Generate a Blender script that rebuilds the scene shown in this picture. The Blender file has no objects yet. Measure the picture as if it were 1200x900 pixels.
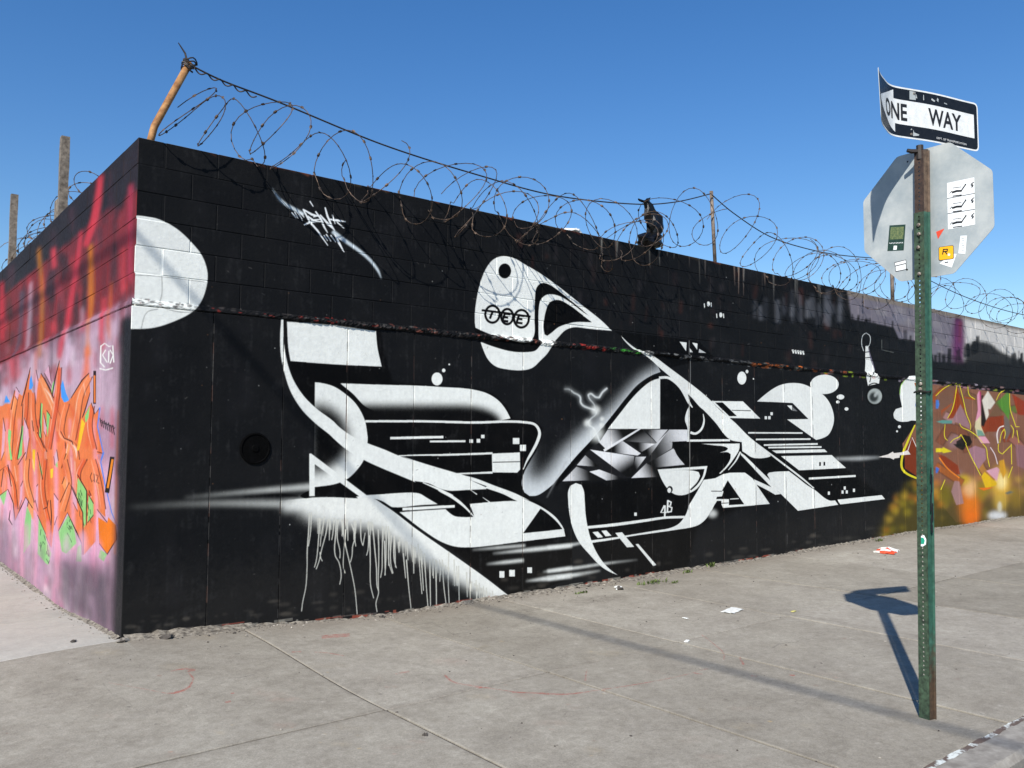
import bpy, bmesh, math, random
import numpy as np
from mathutils import Vector, Matrix

# ------------------------------------------------------------------ camera, sky, sun, exposure
scene = bpy.context.scene
F_PX, PITCH, ROLL, YAW = 979.78, math.radians(3.6995), math.radians(0.1694), math.radians(50.938)
CAM = np.array([-1.709, -6.608, 1.466])
SUN_SHIFT = (1.00, 0.63)            # ground metres a shadow travels for each metre of height (x, y)

cam_data = bpy.data.cameras.new("camera")
cam_ob = bpy.data.objects.new("camera", cam_data)
scene.collection.objects.link(cam_ob)
cam_data.sensor_fit = 'HORIZONTAL'
cam_data.sensor_width = 36.0
cam_data.lens = 36.0 * F_PX / 1200.0
cam_data.clip_start = 0.05
cam_data.clip_end = 3000.0
cam_ob.location = CAM


def ray(px, py):
    """direction in the world for a pixel of the 1200 x 900 photograph"""
    x = (px - 600.0) / F_PX
    y = -(py - 450.0) / F_PX
    r = x * math.cos(ROLL) - y * math.sin(ROLL)
    u2 = x * math.sin(ROLL) + y * math.cos(ROLL)
    u = u2 * math.cos(PITCH) + math.sin(PITCH)
    w = -u2 * math.sin(PITCH) + math.cos(PITCH)
    return np.array([r * math.sin(YAW) + w * math.cos(YAW), -r * math.cos(YAW) + w * math.sin(YAW), u])


_f = ray(600, 450)
_r = ray(1600, 450) - _f
_u = ray(600, -550) - _f
_r, _u, _f = [v / np.linalg.norm(v) for v in (_r, _u, _f)]
cam_ob.rotation_euler = Matrix(((_r[0], _u[0], -_f[0]), (_r[1], _u[1], -_f[1]), (_r[2], _u[2], -_f[2]))).to_euler()
scene.camera = cam_ob
LAT = np.array([math.sin(YAW), -math.cos(YAW), 0.0])      # level "right" of the view
FWD = np.array([math.cos(YAW), math.sin(YAW), 0.0])       # level "ahead" of the view

sun_dir = np.array([SUN_SHIFT[0], SUN_SHIFT[1], -1.0])
sun_dir /= np.linalg.norm(sun_dir)
SUN_ELEV = math.asin(-sun_dir[2])
world = bpy.data.worlds.new("World")
scene.world = world
world.use_nodes = True
wn = world.node_tree.nodes
sky_node = wn.new("ShaderNodeTexSky")
sky_node.sky_type = 'NISHITA'
sky_node.sun_disc = False
sky_node.sun_elevation = SUN_ELEV
sky_node.sun_rotation = math.atan2(-sun_dir[0], -sun_dir[1])
sky_node.air_density = 1.15
sky_node.dust_density = 0.1
sky_node.ozone_density = 3.0
sky_node.altitude = 0.0
wn["Background"].inputs[1].default_value = 0.09
hsv = wn.new("ShaderNodeHueSaturation")
hsv.inputs["Saturation"].default_value = 1.31
hsv.inputs["Hue"].default_value = 0.508
world.node_tree.links.new(sky_node.outputs[0], hsv.inputs["Color"])
world.node_tree.links.new(hsv.outputs[0], wn["Background"].inputs[0])

sun_data = bpy.data.lights.new("sun", 'SUN')
sun_data.energy = 4.2
sun_data.angle = math.radians(0.53)
sun_data.color = (1.0, 0.955, 0.88)
sun_ob = bpy.data.objects.new("sun", sun_data)
scene.collection.objects.link(sun_ob)
sun_ob.rotation_euler = Vector(sun_dir).to_track_quat('-Z', 'Y').to_euler()
sun_ob.location = (-8, -12, 15)

scene.view_settings.view_transform = 'Standard'
scene.view_settings.look = 'None'
scene.view_settings.gamma = 1.0
scene.view_settings.exposure = 0.62
scene.view_settings.use_curve_mapping = False

rng = random.Random(7)
nrng = np.random.default_rng(7)
ROOT = scene.collection


# ------------------------------------------------------------------ pixel -> place
def wall_pt(px, py, y=0.0):
    d = ray(px, py)
    return CAM + d * (y - CAM[1]) / d[1]


def side_pt(px, py, x=0.0):
    d = ray(px, py)
    return CAM + d * (x - CAM[0]) / d[0]


def sm(t):
    t = min(1.0, max(0.0, t))
    return t * t * (3 - 2 * t)


def gz(x, y):
    """height of the pavement: a little high at the building's corner, falling away from it"""
    r = math.hypot(x, y)
    z = -0.112 * sm(r / 2.3)
    if x > 7:
        z += 0.06 * sm((x - 7) / 6) * sm((y + 2.6) / 2.6)
    if x < 0 and y > 0:
        z += 0.02 * sm(y / 4)
    return z


def ground_pt(px, py):
    d = ray(px, py)
    z = -0.11
    for _ in range(8):
        p = CAM + d * (z - CAM[2]) / d[2]
        z = gz(p[0], p[1])
    return p


def depth_pt(px, py, depth):
    d = ray(px, py)
    return CAM + d * depth / float(d @ FWD)


def plane_pt(px, py, p0, n):
    d = ray(px, py)
    return CAM + d * float((p0 - CAM) @ n) / float(d @ n)


def crop(x0, y0, s):
    """points read off an enlarged part of the photograph"""
    return lambda *pts: [(x0 + a / s, y0 + b / s) for a, b in pts]


# ------------------------------------------------------------------ painting on a wall (rasterised in wall metres)
def spl(pts, closed=True, corner=38, n=6):
    P = [np.array(p, float) for p in pts]
    m = len(P)
    if m < 3:
        return P
    out = []
    segs = m if closed else m - 1

    def unit(v):
        l = np.linalg.norm(v)
        return v / l if l > 1e-9 else v * 0

    def tang(i, a, b, seglen, chord):
        prv, nxt = P[(i - 1) % m], P[(i + 1) % m]
        if not closed and (i == 0 or i == m - 1):
            return chord
        u1, u2 = unit(P[i] - prv), unit(nxt - P[i])
        if math.degrees(math.acos(max(-1, min(1, float(u1 @ u2))))) > corner:
            return chord
        return unit(u1 + u2) * seglen
    for i in range(segs):
        a, b = P[i], P[(i + 1) % m]
        ch = b - a
        L = np.linalg.norm(ch)
        m1, m2 = tang(i, a, b, L, ch), tang((i + 1) % m, a, b, L, ch)
        for k in range(n):
            t = k / n
            out.append((2 * t**3 - 3 * t**2 + 1) * a + (t**3 - 2 * t**2 + t) * m1 + (-2 * t**3 + 3 * t**2) * b + (t**3 - t**2) * m2)
    if not closed:
        out.append(P[-1])
    return out


def lin_of(c):
    c = np.array(c, float) / 255.0
    return np.where(c <= 0.04045, c / 12.92, ((c + 0.055) / 1.055) ** 2.4)


class Canvas:
    def __init__(self, u0, u1, z0, z1, ppm, hit, base):
        self.u0, self.z1, self.ppm, self.hit = u0, z1, ppm, hit
        self.W, self.H = int(round((u1 - u0) * ppm)), int(round((z1 - z0) * ppm))
        self.gain, self.grain = 1.0, 0.0
        self.img = np.empty((self.H, self.W, 3), np.float32)
        self.img[:] = lin_of(base)

    def pt(self, p):
        u, z = self.hit(p[0], p[1])
        return ((u - self.u0) * self.ppm, (self.z1 - z) * self.ppm)

    def scale(self, p):
        a, b, c = self.pt(p), self.pt((p[0] + 1, p[1])), self.pt((p[0], p[1] + 1))
        return max(0.4, math.hypot(b[0] - a[0], b[1] - a[1])), max(0.4, math.hypot(c[0] - a[0], c[1] - a[1]))

    def cover(self, poly, pad=0):
        """anti-aliased non-zero winding coverage; poly in canvas pixels"""
        P = np.array(poly, float)
        c0, c1 = int(math.floor(P[:, 0].min())) - 1 - pad, int(math.ceil(P[:, 0].max())) + 2 + pad
        r0, r1 = int(math.floor(P[:, 1].min())) - 1 - pad, int(math.ceil(P[:, 1].max())) + 2 + pad
        c0, r0, c1, r1 = max(-400, c0), max(-400, r0), min(self.W + 400, c1), min(self.H + 400, r1)
        if c1 <= c0 or r1 <= r0:
            return None
        SS = 4
        w, h = c1 - c0, r1 - r0
        ys = r0 + (np.arange(h * SS) + 0.5) / SS
        A, B = P, np.roll(P, -1, 0)
        buf = np.zeros((h * SS, w + 2), np.float32)
        for (xa, ya), (xb, yb) in zip(A, B):
            if ya == yb:
                continue
            s = 1.0 if yb > ya else -1.0
            lo, hi = (ya, yb) if yb > ya else (yb, ya)
            i0, i1 = np.searchsorted(ys, lo), np.searchsorted(ys, hi)
            if i1 <= i0:
                continue
            yy = ys[i0:i1]
            xx = np.clip(xa + (yy - ya) * (xb - xa) / (yb - ya) - c0, 0, w)
            fl = np.floor(xx).astype(int)
            fr = xx - fl
            rows = np.arange(i0, i1)
            np.add.at(buf, (rows, fl), s * (1 - fr))
            np.add.at(buf, (rows, fl + 1), s * fr)
        cov = np.minimum(np.abs(np.cumsum(buf, 1)[:, :w]), 1.0)
        return r0, c0, cov.reshape(h, SS, w).mean(1)

    @staticmethod
    def box(m, rx, ry):
        for ax, r in ((1, rx), (0, ry)):
            r = int(round(r))
            if r < 1:
                continue
            for _ in range(3):
                pad = [(0, 0), (0, 0)]
                pad[ax] = (r + 1, r)
                c = np.cumsum(np.pad(m, pad), ax)
                n = m.shape[ax]
                m = (np.take(c, np.arange(2 * r + 1, 2 * r + 1 + n), ax) - np.take(c, np.arange(0, n), ax)) / (2 * r + 1)
        return m

    def put(self, r0, c0, a, color):
        h, w = a.shape
        R0, C0, R1, C1 = max(0, r0), max(0, c0), min(self.H, r0 + h), min(self.W, c0 + w)
        if R1 <= R0 or C1 <= C0:
            return
        a = a[R0 - r0:R1 - r0, C0 - c0:C1 - c0, None]
        if isinstance(color, np.ndarray) and color.ndim == 3:
            color = color[R0 - r0:R1 - r0, C0 - c0:C1 - c0]
        else:
            color = lin_of(color)
        t = self.img[R0:R1, C0:C1]
        t[:] = t * (1 - a) + color * a

    def mask(self, poly, blur=0.0, fade=True, smooth=True, raw=False):
        pts = poly if raw or not smooth else spl(poly, True)
        cp = [self.pt(p) for p in pts]
        pad = 0
        if blur:
            sx, sy = self.scale(np.mean(np.array(pts), 0))
            pad = int(3 * blur * max(sx, sy)) + 2
        got = self.cover(cp, pad)
        if got is None:
            return None
        r0, c0, m = got
        if blur:
            m = self.box(m, blur * sx * 0.62, blur * sy * 0.62)
            if fade:
                m = np.clip(m, 0, 1) ** 1.7
        return r0, c0, m

    def fill(self, poly, color, alpha=1.0, blur=0.0, smooth=True, raw=False, clip=None):
        got = self.mask(poly, blur, smooth=smooth, raw=raw)
        if got is None:
            return
        r0, c0, m = got
        if clip is not None:
            m = m * self.window(clip, r0, c0, m.shape)
        self.put(r0, c0, m * alpha, color)

    def window(self, poly, r0, c0, shape, blur=0.0):
        g = self.mask(poly, blur, fade=False)
        out = np.zeros(shape, np.float32)
        if g is None:
            return out
        a0, b0, m = g
        R0, C0 = max(r0, a0), max(c0, b0)
        R1, C1 = min(r0 + shape[0], a0 + m.shape[0]), min(c0 + shape[1], b0 + m.shape[1])
        if R1 > R0 and C1 > C0:
            out[R0 - r0:R1 - r0, C0 - c0:C1 - c0] = m[R0 - a0:R1 - a0, C0 - b0:C1 - b0]
        return out

    def grad(self, poly, inner, blur, color, alpha=1.0):
        """solid along poly's edge, fading out where the blurred inner shape begins"""
        got = self.mask(poly)
        if got is None:
            return
        r0, c0, m = got
        f = np.clip(1 - self.window(inner, r0, c0, m.shape, blur), 0, 1)
        f = f ** 1.9 + 0.25 * f * (1 - f) * (nrng.random(f.shape) - 0.5)      # speckle of the spray can
        self.put(r0, c0, m * np.clip(f, 0, 1) * alpha, color)

    def lin(self, poly, p0, g0, p1, g1):
        r0, c0, m = self.mask(poly, smooth=False)
        a, b = np.array(self.pt(p0)), np.array(self.pt(p1))
        d = b - a
        yy, xx = np.mgrid[r0:r0 + m.shape[0], c0:c0 + m.shape[1]]
        t = np.clip(((xx - a[0]) * d[0] + (yy - a[1]) * d[1]) / (d @ d), 0, 1)[..., None]
        t = t * t * (3 - 2 * t)
        self.put(r0, c0, m, (lin_of((g0,) * 3) * (1 - t) + lin_of((g1,) * 3) * t).astype(np.float32))

    def line(self, pts, w, color, alpha=1.0, blur=0.0, smooth=True, clip=None):
        """a brush line; w in photo pixels, one value or one for each end / point"""
        P = spl(pts, False, 60) if smooth and len(pts) > 2 else [np.array(p, float) for p in pts]
        n = len(P)
        ws = np.interp(np.linspace(0, 1, n), np.linspace(0, 1, len(w)), w) if isinstance(w, (list, tuple)) else np.full(n, w)
        L, R = [], []
        for i, p in enumerate(P):
            t = P[min(n - 1, i + 1)] - P[max(0, i - 1)]
            t = t / (np.linalg.norm(t) + 1e-9)
            nn = np.array([-t[1], t[0]]) * ws[i] / 2
            L.append(p + nn)
            R.append(p - nn)
        self.fill(L + R[::-1], color, alpha, blur, raw=True, clip=clip)

    def ell(self, c, rx, ry, color, rot=0.0, alpha=1.0, blur=0.0, clip=None):
        k = np.arange(28) / 28 * 2 * math.pi
        x, y = np.cos(k) * rx, np.sin(k) * ry
        self.fill([(c[0] + a * math.cos(rot) - b * math.sin(rot), c[1] + a * math.sin(rot) + b * math.cos(rot)) for a, b in zip(x, y)],
                  color, alpha, blur, raw=True, clip=clip)

    def rect(self, c, w, h, color):
        x, y = c
        self.fill([(x - w / 2, y - h / 2), (x + w / 2, y - h / 2), (x + w / 2, y + h / 2), (x - w / 2, y + h / 2)], color, smooth=False)

    def to_image(self, name):
        im = bpy.data.images.new(name, self.W, self.H, alpha=False, float_buffer=False)
        im.colorspace_settings.name = 'sRGB'
        if self.grain:
            v = self.box(nrng.standard_normal((self.H, self.W)).astype(np.float32), 1, 16)
            h = self.box(nrng.standard_normal((self.H, self.W)).astype(np.float32), 9, 5)
            f = self.box(nrng.standard_normal((self.H, self.W)).astype(np.float32), 1, 1)
            n = 0.5 * v / v.std() + 0.5 * h / h.std() + 0.4 * f / f.std()
            self.img = self.img * (1 + self.grain * n[..., None]) + 0.0035 * np.maximum(n - 0.6, 0)[..., None]
        a = np.clip(self.img * self.gain, 0, 1)
        s = np.where(a <= 0.0031308, a * 12.92, 1.055 * np.power(np.maximum(a, 1e-6), 1 / 2.4) - 0.055)
        px = np.ones((self.H, self.W, 4), np.float32)
        px[..., :3] = s[::-1]
        im.pixels.foreach_set(px.ravel())
        im.update()
        im.pack()
        return im


WALL_L, WALL_TOP, LEDGE = 20.3, 3.74, 2.47
SIDE_L = 7.6
ZLOW = -0.35
WHITE, BLACK, DEEP = (231, 233, 227), (19, 20, 22), (4, 4, 5)


def paint_main():
    C = Canvas(0, WALL_L, ZLOW, 3.8, 210, lambda x, y: tuple(wall_pt(x, y, -0.008)[[0, 2]]), BLACK)
    W, K = WHITE, DEEP
    A6, A7, A8 = crop(300, 360, 6), crop(300, 500, 6), crop(470, 440, 6)
    D1, D2, D3, D4, D5 = crop(540, 280, 6), crop(640, 420, 6), crop(640, 540, 6), crop(450, 560, 5.4545), crop(800, 420, 4.6154)
    D6 = crop(980, 420, 3.9136)
    F2, F3, F4, F5 = crop(700, 380, 7.5), crop(780, 480, 7.5), crop(900, 480, 7.5), crop(860, 420, 8.5714)
    G1, G2, E6 = crop(1080, 430, 10), crop(1080, 520, 10), crop(1020, 430, 15)
    # uneven roller coats of black
    for _ in range(260):
        x, y = rng.uniform(150, 1190), rng.uniform(190, 700)
        g = rng.choice((19, 23, 33, 37, 31))
        C.line([(x, y), (x + rng.uniform(-3, 3), y + rng.uniform(15, 60))], rng.uniform(8, 26), (g, g, g + 3), rng.uniform(0.08, 0.3), 7)
    # red-brown undercoat showing through the upper courses
    for _ in range(90):
        x = rng.uniform(600, 1000)
        y = 160 + 0.2165 * (x - 163) + rng.uniform(4, 95)
        C.line([(x, y), (x + rng.uniform(-3, 3), y + rng.uniform(4, 22))], rng.uniform(1.5, 7), rng.choice([(62, 40, 36), (74, 40, 32), (48, 38, 38), (52, 48, 50)]), rng.uniform(0.15, 0.55), 2.2)
    for _ in range(60):
        x = rng.uniform(230, 860)
        y = 160 + 0.2165 * (x - 163)
        C.line([(x, y - 1), (x + rng.uniform(4, 20), y + rng.uniform(1, 6))], rng.uniform(1, 4), rng.choice([(120, 70, 50), (100, 50, 40), (90, 80, 60)]), rng.uniform(0.2, 0.7), 1.2)
    for _ in range(26):                      # pale drips from the top edge
        x = rng.uniform(700, 1000)
        y = 160 + 0.2165 * (x - 163)
        C.line([(x, y), (x + rng.uniform(-1, 1), y + rng.uniform(6, 34))], [rng.uniform(1.2, 2.6), 0.5], rng.choice([(150, 130, 118), (120, 118, 112), (90, 84, 80)]), rng.uniform(0.25, 0.7), 0.6)
    # deep black grounds of the picture
    C.fill(A6((180, 95), (880, 165), (900, 300), (960, 520), (1200, 545)) + A8((500, 80), (640, 120), (740, 210), (790, 300), (940, 320), (1000, 370), (970, 500), (880, 640), (900, 850), (1000, 900))
           + D4((1150, 330), (1180, 380), (900, 450), (1010, 700), (820, 770), (480, 500), (250, 340), (0, 170)) + A7((830, 500), (380, 500), (420, 300), (400, 0)) + A6((400, 800), (250, 560)), K, 0.9, 1.5, smooth=False)
    C.fill(D2((120, 880), (780, 820), (760, 500), (800, 130), (900, 140), (1200, 480)) + F4((700, 520), (1040, 780), (620, 850), (260, 895), (100, 760)) + D3((1200, 400), (1060, 470), (990, 800), (520, 860), (320, 640), (160, 400), (140, 200)), K, 0.9, 3, smooth=False)
    C.fill(F2((150, 60), (700, 120), (900, 150), (1030, 290), (640, 380), (420, 250)), K, 0.85, smooth=False)
    C.fill(D4((430, 450), (1200, 400), (1200, 640), (830, 770)), K, 0.9, smooth=False)

    # moon at the corner
    C.fill([(150, 252), (158.7, 252), (185, 256), (207, 267.5), (225, 284), (237.5, 300), (243.7, 320), (242.5, 335), (235, 355), (225, 365.5), (205, 376), (180, 384), (153, 385.5), (145, 385)], W)
    for pts in ([(157, 322), (180, 323), (240, 330)], [(190, 323), (190, 345), (187, 355)], [(153, 352), (165, 357), (180, 354), (195, 362), (215, 366), (232, 364)], [(165, 385), (172, 366), (185, 362)]):
        C.line(pts, 0.8, (90, 90, 88), 0.8)
    # square panel
    C.fill(A6((215, 102), (500, 122), (840, 168), (850, 280), (880, 417), (560, 402), (240, 378), (225, 290)), W)
    # soft ring behind the swoosh
    C.grad(A6((412, 527), (450, 531), (540, 555), (620, 605), (700, 680), (760, 790), (780, 900)) + A7((782, 80), (755, 230), (700, 310), (640, 365), (560, 400), (404, 424)),
           A6((380, 690), (480, 700), (570, 750), (625, 830), (645, 900)) + A7((640, 150), (590, 220), (500, 290), (380, 330)), 9, W)
    # two soft bars
    C.grad(A6((590, 535), (900, 545), (1190, 553)) + A8((300, 82), (420, 88), (500, 98), (600, 125), (680, 175), (730, 235), (765, 300), (760, 303), (400, 303), (0, 303)) + A6((770, 700), (680, 610)),
           A6((640, 692), (1200, 694)) + A8((300, 214), (480, 218), (560, 232), (640, 262), (690, 300), (700, 380), (0, 380)) + A6((640, 900)), 5.5, W)
    C.line(A6((765, 801), (1200, 802)) + A8((300, 325), (500, 330), (880, 330), (940, 347), (969, 400), (955, 460), (920, 530), (880, 600), (855, 660)), [2.6, 2.6, 2.8, 2.8, 3.6, 3, 0.6], W)
    C.line(A7((940, 80), (1200, 74)) + A8((295, 432)), 2.9, W)
    C.line(A8((200, 463), (450, 461)), 2.2, W)
    C.line(A7((1000, 203), (1200, 198)) + A8((300, 557), (640, 546)), [1.2, 2, 2.4], W)
    C.fill(A8((635, 548), (832, 540), (833, 660), (812, 682), (638, 680)), W, smooth=False)
    C.line(A8((640, 609), (833, 605)), 0.9, K)
    C.line(A8((390, 690), (640, 681)), [1.5, 2.4], W)
    for x, y, w, h in ((490, 461, 25, 25), (540, 458, 25, 26), (571, 428, 24, 24), (805, 460, 46, 42), (853, 508, 42, 44)):
        C.rect(A8((x, y))[0], w / 6, h / 6, W)
    C.ell((511.7, 444), 6.4, 7.6, W)
    C.ell((519.5, 434), 2, 2.2, W)
    C.ell((526, 427), 1, 1, W)
    # big swoosh
    C.fill(A6((175, 85), (168, 200), (172, 330), (195, 450), (240, 590), (320, 720), (420, 820), (520, 900)) + A7((540, 80), (640, 165), (760, 235), (880, 290), (1000, 340), (1120, 390)) +
           A8((90, 740), (190, 757), (270, 793), (330, 808), (470, 803), (596, 797), (590, 783), (480, 730), (450, 705), (390, 686), (200, 630), (0, 567)) +
           A7((1110, 242), (1000, 203), (900, 160), (780, 115), (690, 75), (580, 0)) + A6((540, 800), (420, 710), (330, 620), (260, 510), (220, 400), (200, 300), (192, 180), (190, 85)), W)
    C.fill(A8((430, 698), (520, 722), (650, 772), (800, 828), (900, 878)) + D4((640, 43), (760, 83), (880, 128), (1000, 183), (1090, 247), (1130, 298), (1148, 330), (1140, 330), (1110, 290), (1070, 250), (1000, 197), (930, 165), (850, 147), (760, 103), (640, 62)) + A8((600, 778), (480, 730)), W)
    C.line(A8((150, 752), (260, 798), (360, 848)) + D4((350, 75), (440, 125), (510, 180), (575, 250)), [1, 3, 3.4, 3.4, 1], W)
    for p in ((480, 800, 530, 835), (570, 855, 620, 890)):
        C.line(A8(p[:2], p[2:]), [0.4, 1.2], W)
    # body
    C.fill(D4((95, 218), (250, 207), (390, 198), (420, 225), (450, 243), (500, 249), (575, 248), (545, 165), (620, 158), (700, 152), (850, 147), (930, 160), (1000, 190), (885, 352), (1000, 341), (1145, 325), (1155, 372), (1000, 390), (880, 405), (700, 428), (560, 442), (450, 437), (360, 405), (250, 335), (150, 260)), W)
    C.fill(A7((700, 490), (780, 480), (900, 472), (1050, 462), (1110, 463), (1150, 470)) + D4((270, 125), (340, 166), (240, 172), (50, 185)) + A7((950, 562), (890, 525), (840, 508), (720, 505)), W)
    C.fill(D4((115, 190), (450, 171), (450, 188), (115, 208)), W, smooth=False)
    # wisps reaching to the corner
    C.line([(215, 583), (290, 576), (365, 570)], [1, 4, 8], W, 0.7, 3.6)
    C.line([(150, 594), (230, 590), (320, 590), (368, 592)], [1, 3.6, 8, 8], W, 0.6, 4.2)
    C.line([(330, 594), (345, 592), (366, 590)], 14, W, 0.8, 6)
    C.line([(285, 582), (330, 580), (350, 581)], [2, 5, 3], K, 0.9, 1.5)
    # tail that fades into drips
    C.grad(A7((362, 500), (500, 494), (700, 502), (830, 508), (890, 545), (960, 592), (1100, 700), (1200, 772)) + D4((440, 490), (650, 640), (815, 768)) + [(560, 722), (470, 724), (300, 724), (300, 590)],
           [(280, 560), (338, 586), (352, 604), (372, 614), (400, 617), (440, 622), (485, 652), (531, 680), (569, 703), (592, 712), (600, 760), (280, 760)], 10, (232, 233, 226))
    C.fill(A7((305, 487), (330, 467), (372, 449), (412, 440), (412, 487), (340, 502)), K)
    C.fill(A7((372, 188), (385, 188), (785, 488), (722, 488), (410, 262), (410, 487), (372, 487)), W, smooth=False)
    dr = crop(330, 600, 7.5)
    DC = (206, 205, 194)
    for q in ([(240, 0), (235, 150), (222, 330), (220, 480), (210, 650), (180, 800), (172, 870)], [(258, 0), (250, 180), (232, 300)], [(330, 50), (320, 250), (300, 430), (285, 485)],
              [(375, 40), (345, 200), (335, 300)], [(405, 60), (385, 190), (350, 320), (325, 430), (300, 500)], [(335, 350), (340, 400), (355, 430)], [(460, 50), (445, 200), (437, 245)],
              [(480, 60), (470, 200), (468, 380), (500, 440), (520, 560), (507, 635)], [(495, 60), (485, 220), (510, 350), (508, 405)], [(535, 60), (540, 180), (560, 300), (590, 430), (610, 520), (640, 680), (660, 895)],
              [(560, 150), (545, 340), (540, 480), (555, 535)], [(610, 100), (640, 220), (620, 300), (615, 380), (600, 440)], [(650, 100), (640, 240), (648, 300)], [(692, 60), (695, 240), (710, 295), (730, 180)],
              [(760, 80), (755, 330), (742, 380)], [(770, 200), (775, 420), (778, 640), (805, 755)], [(795, 100), (815, 330), (830, 500), (835, 650), (848, 700), (825, 800), (835, 875)], [(845, 150), (850, 400), (845, 600), (848, 690)],
              [(885, 120), (880, 380), (878, 500), (865, 575)], [(915, 120), (912, 430), (903, 555)], [(935, 120), (937, 470)], [(960, 200), (955, 450), (975, 535)], [(985, 200), (985, 420), (1005, 490)],
              [(530, 60), (545, 150), (525, 205)], [(575, 60), (578, 250)], [(1020, 260), (1028, 355)]):
        C.line(dr(*q), [1.5, 1.05, 0.95], DC)
    for q in ([(0, 400), (5, 620)], [(30, 380), (28, 540), (50, 610)], [(65, 380), (70, 570)], [(120, 480), (135, 640)], [(140, 520), (155, 700), (172, 850)], [(185, 430), (188, 610)], [(215, 420), (225, 560), (240, 740)],
              [(232, 450), (250, 720)], [(255, 480), (265, 650), (280, 840)], [(290, 520), (295, 820)], [(310, 520), (314, 640)], [(330, 520), (333, 830)], [(352, 520), (360, 620)], [(370, 520), (380, 690), (395, 810)], [(412, 470), (408, 650), (415, 820)],
              [(445, 520), (450, 690)], [(462, 560), (466, 690)], [(475, 560), (478, 790)], [(525, 600), (530, 760)], [(545, 640), (548, 795)], [(585, 650), (590, 780)], [(605, 670), (610, 780)], [(632, 690), (634, 795)], [(650, 700), (653, 780)], [(690, 720), (692, 780)]):
        C.line(D4(*q), [1.5, 1.0, 0.9], DC)
    for _ in range(60):
        x = rng.uniform(372, 590)
        y = np.interp(x, [365, 440, 485, 531, 569, 592], [606, 612, 640, 668, 692, 704])
        C.line([(x, y), (x + rng.uniform(-1, 1.5), y + rng.uniform(8, 26) * (1 if x < 540 else 0.5))], [2.2, 0.9], DC, rng.uniform(0.4, 0.9))
    for (a, b, c, d, w) in ((560, 458, 900, 430, 3), (690, 482, 1200, 430, 5), (650, 550, 890, 525, 4), (1010, 600, 1200, 572, 4), (900, 658, 1200, 622, 6)):
        C.line(D4((a, b), ((a + c) / 2, (b + d) / 2), (c, d)), [1, w, w], W, 0.9, 1.4)
    for q, w in ((((0, 608), (140, 595), (250, 575)), [4, 4, 2]), (((0, 775), (200, 752), (400, 722), (640, 694)), [4, 3.4, 2.6, 0.6]), (((0, 825), (200, 800), (380, 770)), [5, 4.5, 1])):
        C.line(D3(*q), w, W, 0.9, 1.4)
    for x, y, w, h in ((750, 615, 32, 42), (815, 607, 36, 42), (927, 588, 30, 36)):
        C.rect(D4((x, y))[0], w / 5.45, h / 5.45, W)
    # glow and tongue left of the black diagonal
    C.grad(D2((800, 95), (740, 118), (640, 185), (560, 275), (480, 376), (400, 476), (330, 556), (200, 696), (30, 900)) + A8((1100, 728), (1020, 800), (950, 842), (900, 846), (862, 820), (845, 760), (862, 680), (905, 600), (960, 500)) + [(640, 470), (660, 430), (760, 405)],
           D2((800, 60), (700, 90), (600, 175), (510, 275), (420, 372), (320, 440), (190, 560), (60, 690)) + A8((1090, 590), (1000, 690), (940, 740), (890, 720), (900, 640), (900, 500)) + [(600, 440), (640, 400), (770, 380)], 12, (216, 221, 222), 0.95)
    C.line(D2((800, 118), (740, 142), (655, 205), (570, 300), (490, 400), (410, 500), (335, 580), (200, 722), (60, 890)), [3.5, 5.5, 6, 5, 5], K)
    C.line(D3((140, 0), (90, 90), (0, 260)), [2.5, 2, 1], (170, 172, 172), 0.6, 1.2)
    # sparks
    sp = ([(120, 215), (160, 218), (190, 240), (235, 268), (240, 310), (255, 330), (300, 350), (345, 362)], [(345, 362), (335, 325), (300, 280), (292, 255), (310, 248), (345, 272), (370, 275), (395, 235), (428, 208)],
          [(345, 365), (350, 385), (310, 425), (290, 450), (300, 470), (330, 490), (350, 530), (380, 600)])
    for q in sp:
        C.line(D2(*q), 5, (190, 195, 195), 0.35, 3)
        C.line(D2(*q), [0.7, 2.2, 2.4], (220, 224, 222), 0.95, 0.5)
    for c, r in (((345, 365), 6), ((350, 530), 9), ((390, 425), 3), ((385, 470), 3.5), ((290, 455), 5)):
        C.ell(D2(c)[0], r, r, W, 0, 0.85, r * 0.55)
    # white hump, arc
    C.fill(D2((430, 495), (520, 380), (600, 280), (680, 200), (740, 157), (798, 138), (797, 495)), W)
    C.line(D2((790, 136), (850, 135), (890, 155), (940, 200), (975, 250), (1000, 310), (1025, 345)), [3, 3, 3.4, 4, 5, 3, 1], W)
    C.fill(D2((985, 370), (1005, 330), (1005, 580), (990, 580), (990, 490), (972, 430)), W)
    C.line(D2((1100, 390), (1106, 440), (1085, 500), (1045, 528), (1010, 520)), [0.8, 2.2, 2.6, 3], W)
    # crystal facets
    C.fill(D2((430, 497), (990, 497), (990, 580), (885, 585), (905, 660), (990, 750), (790, 768), (790, 830), (110, 862), (210, 752), (305, 640), (370, 590)), (26, 26, 28), smooth=False)
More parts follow.
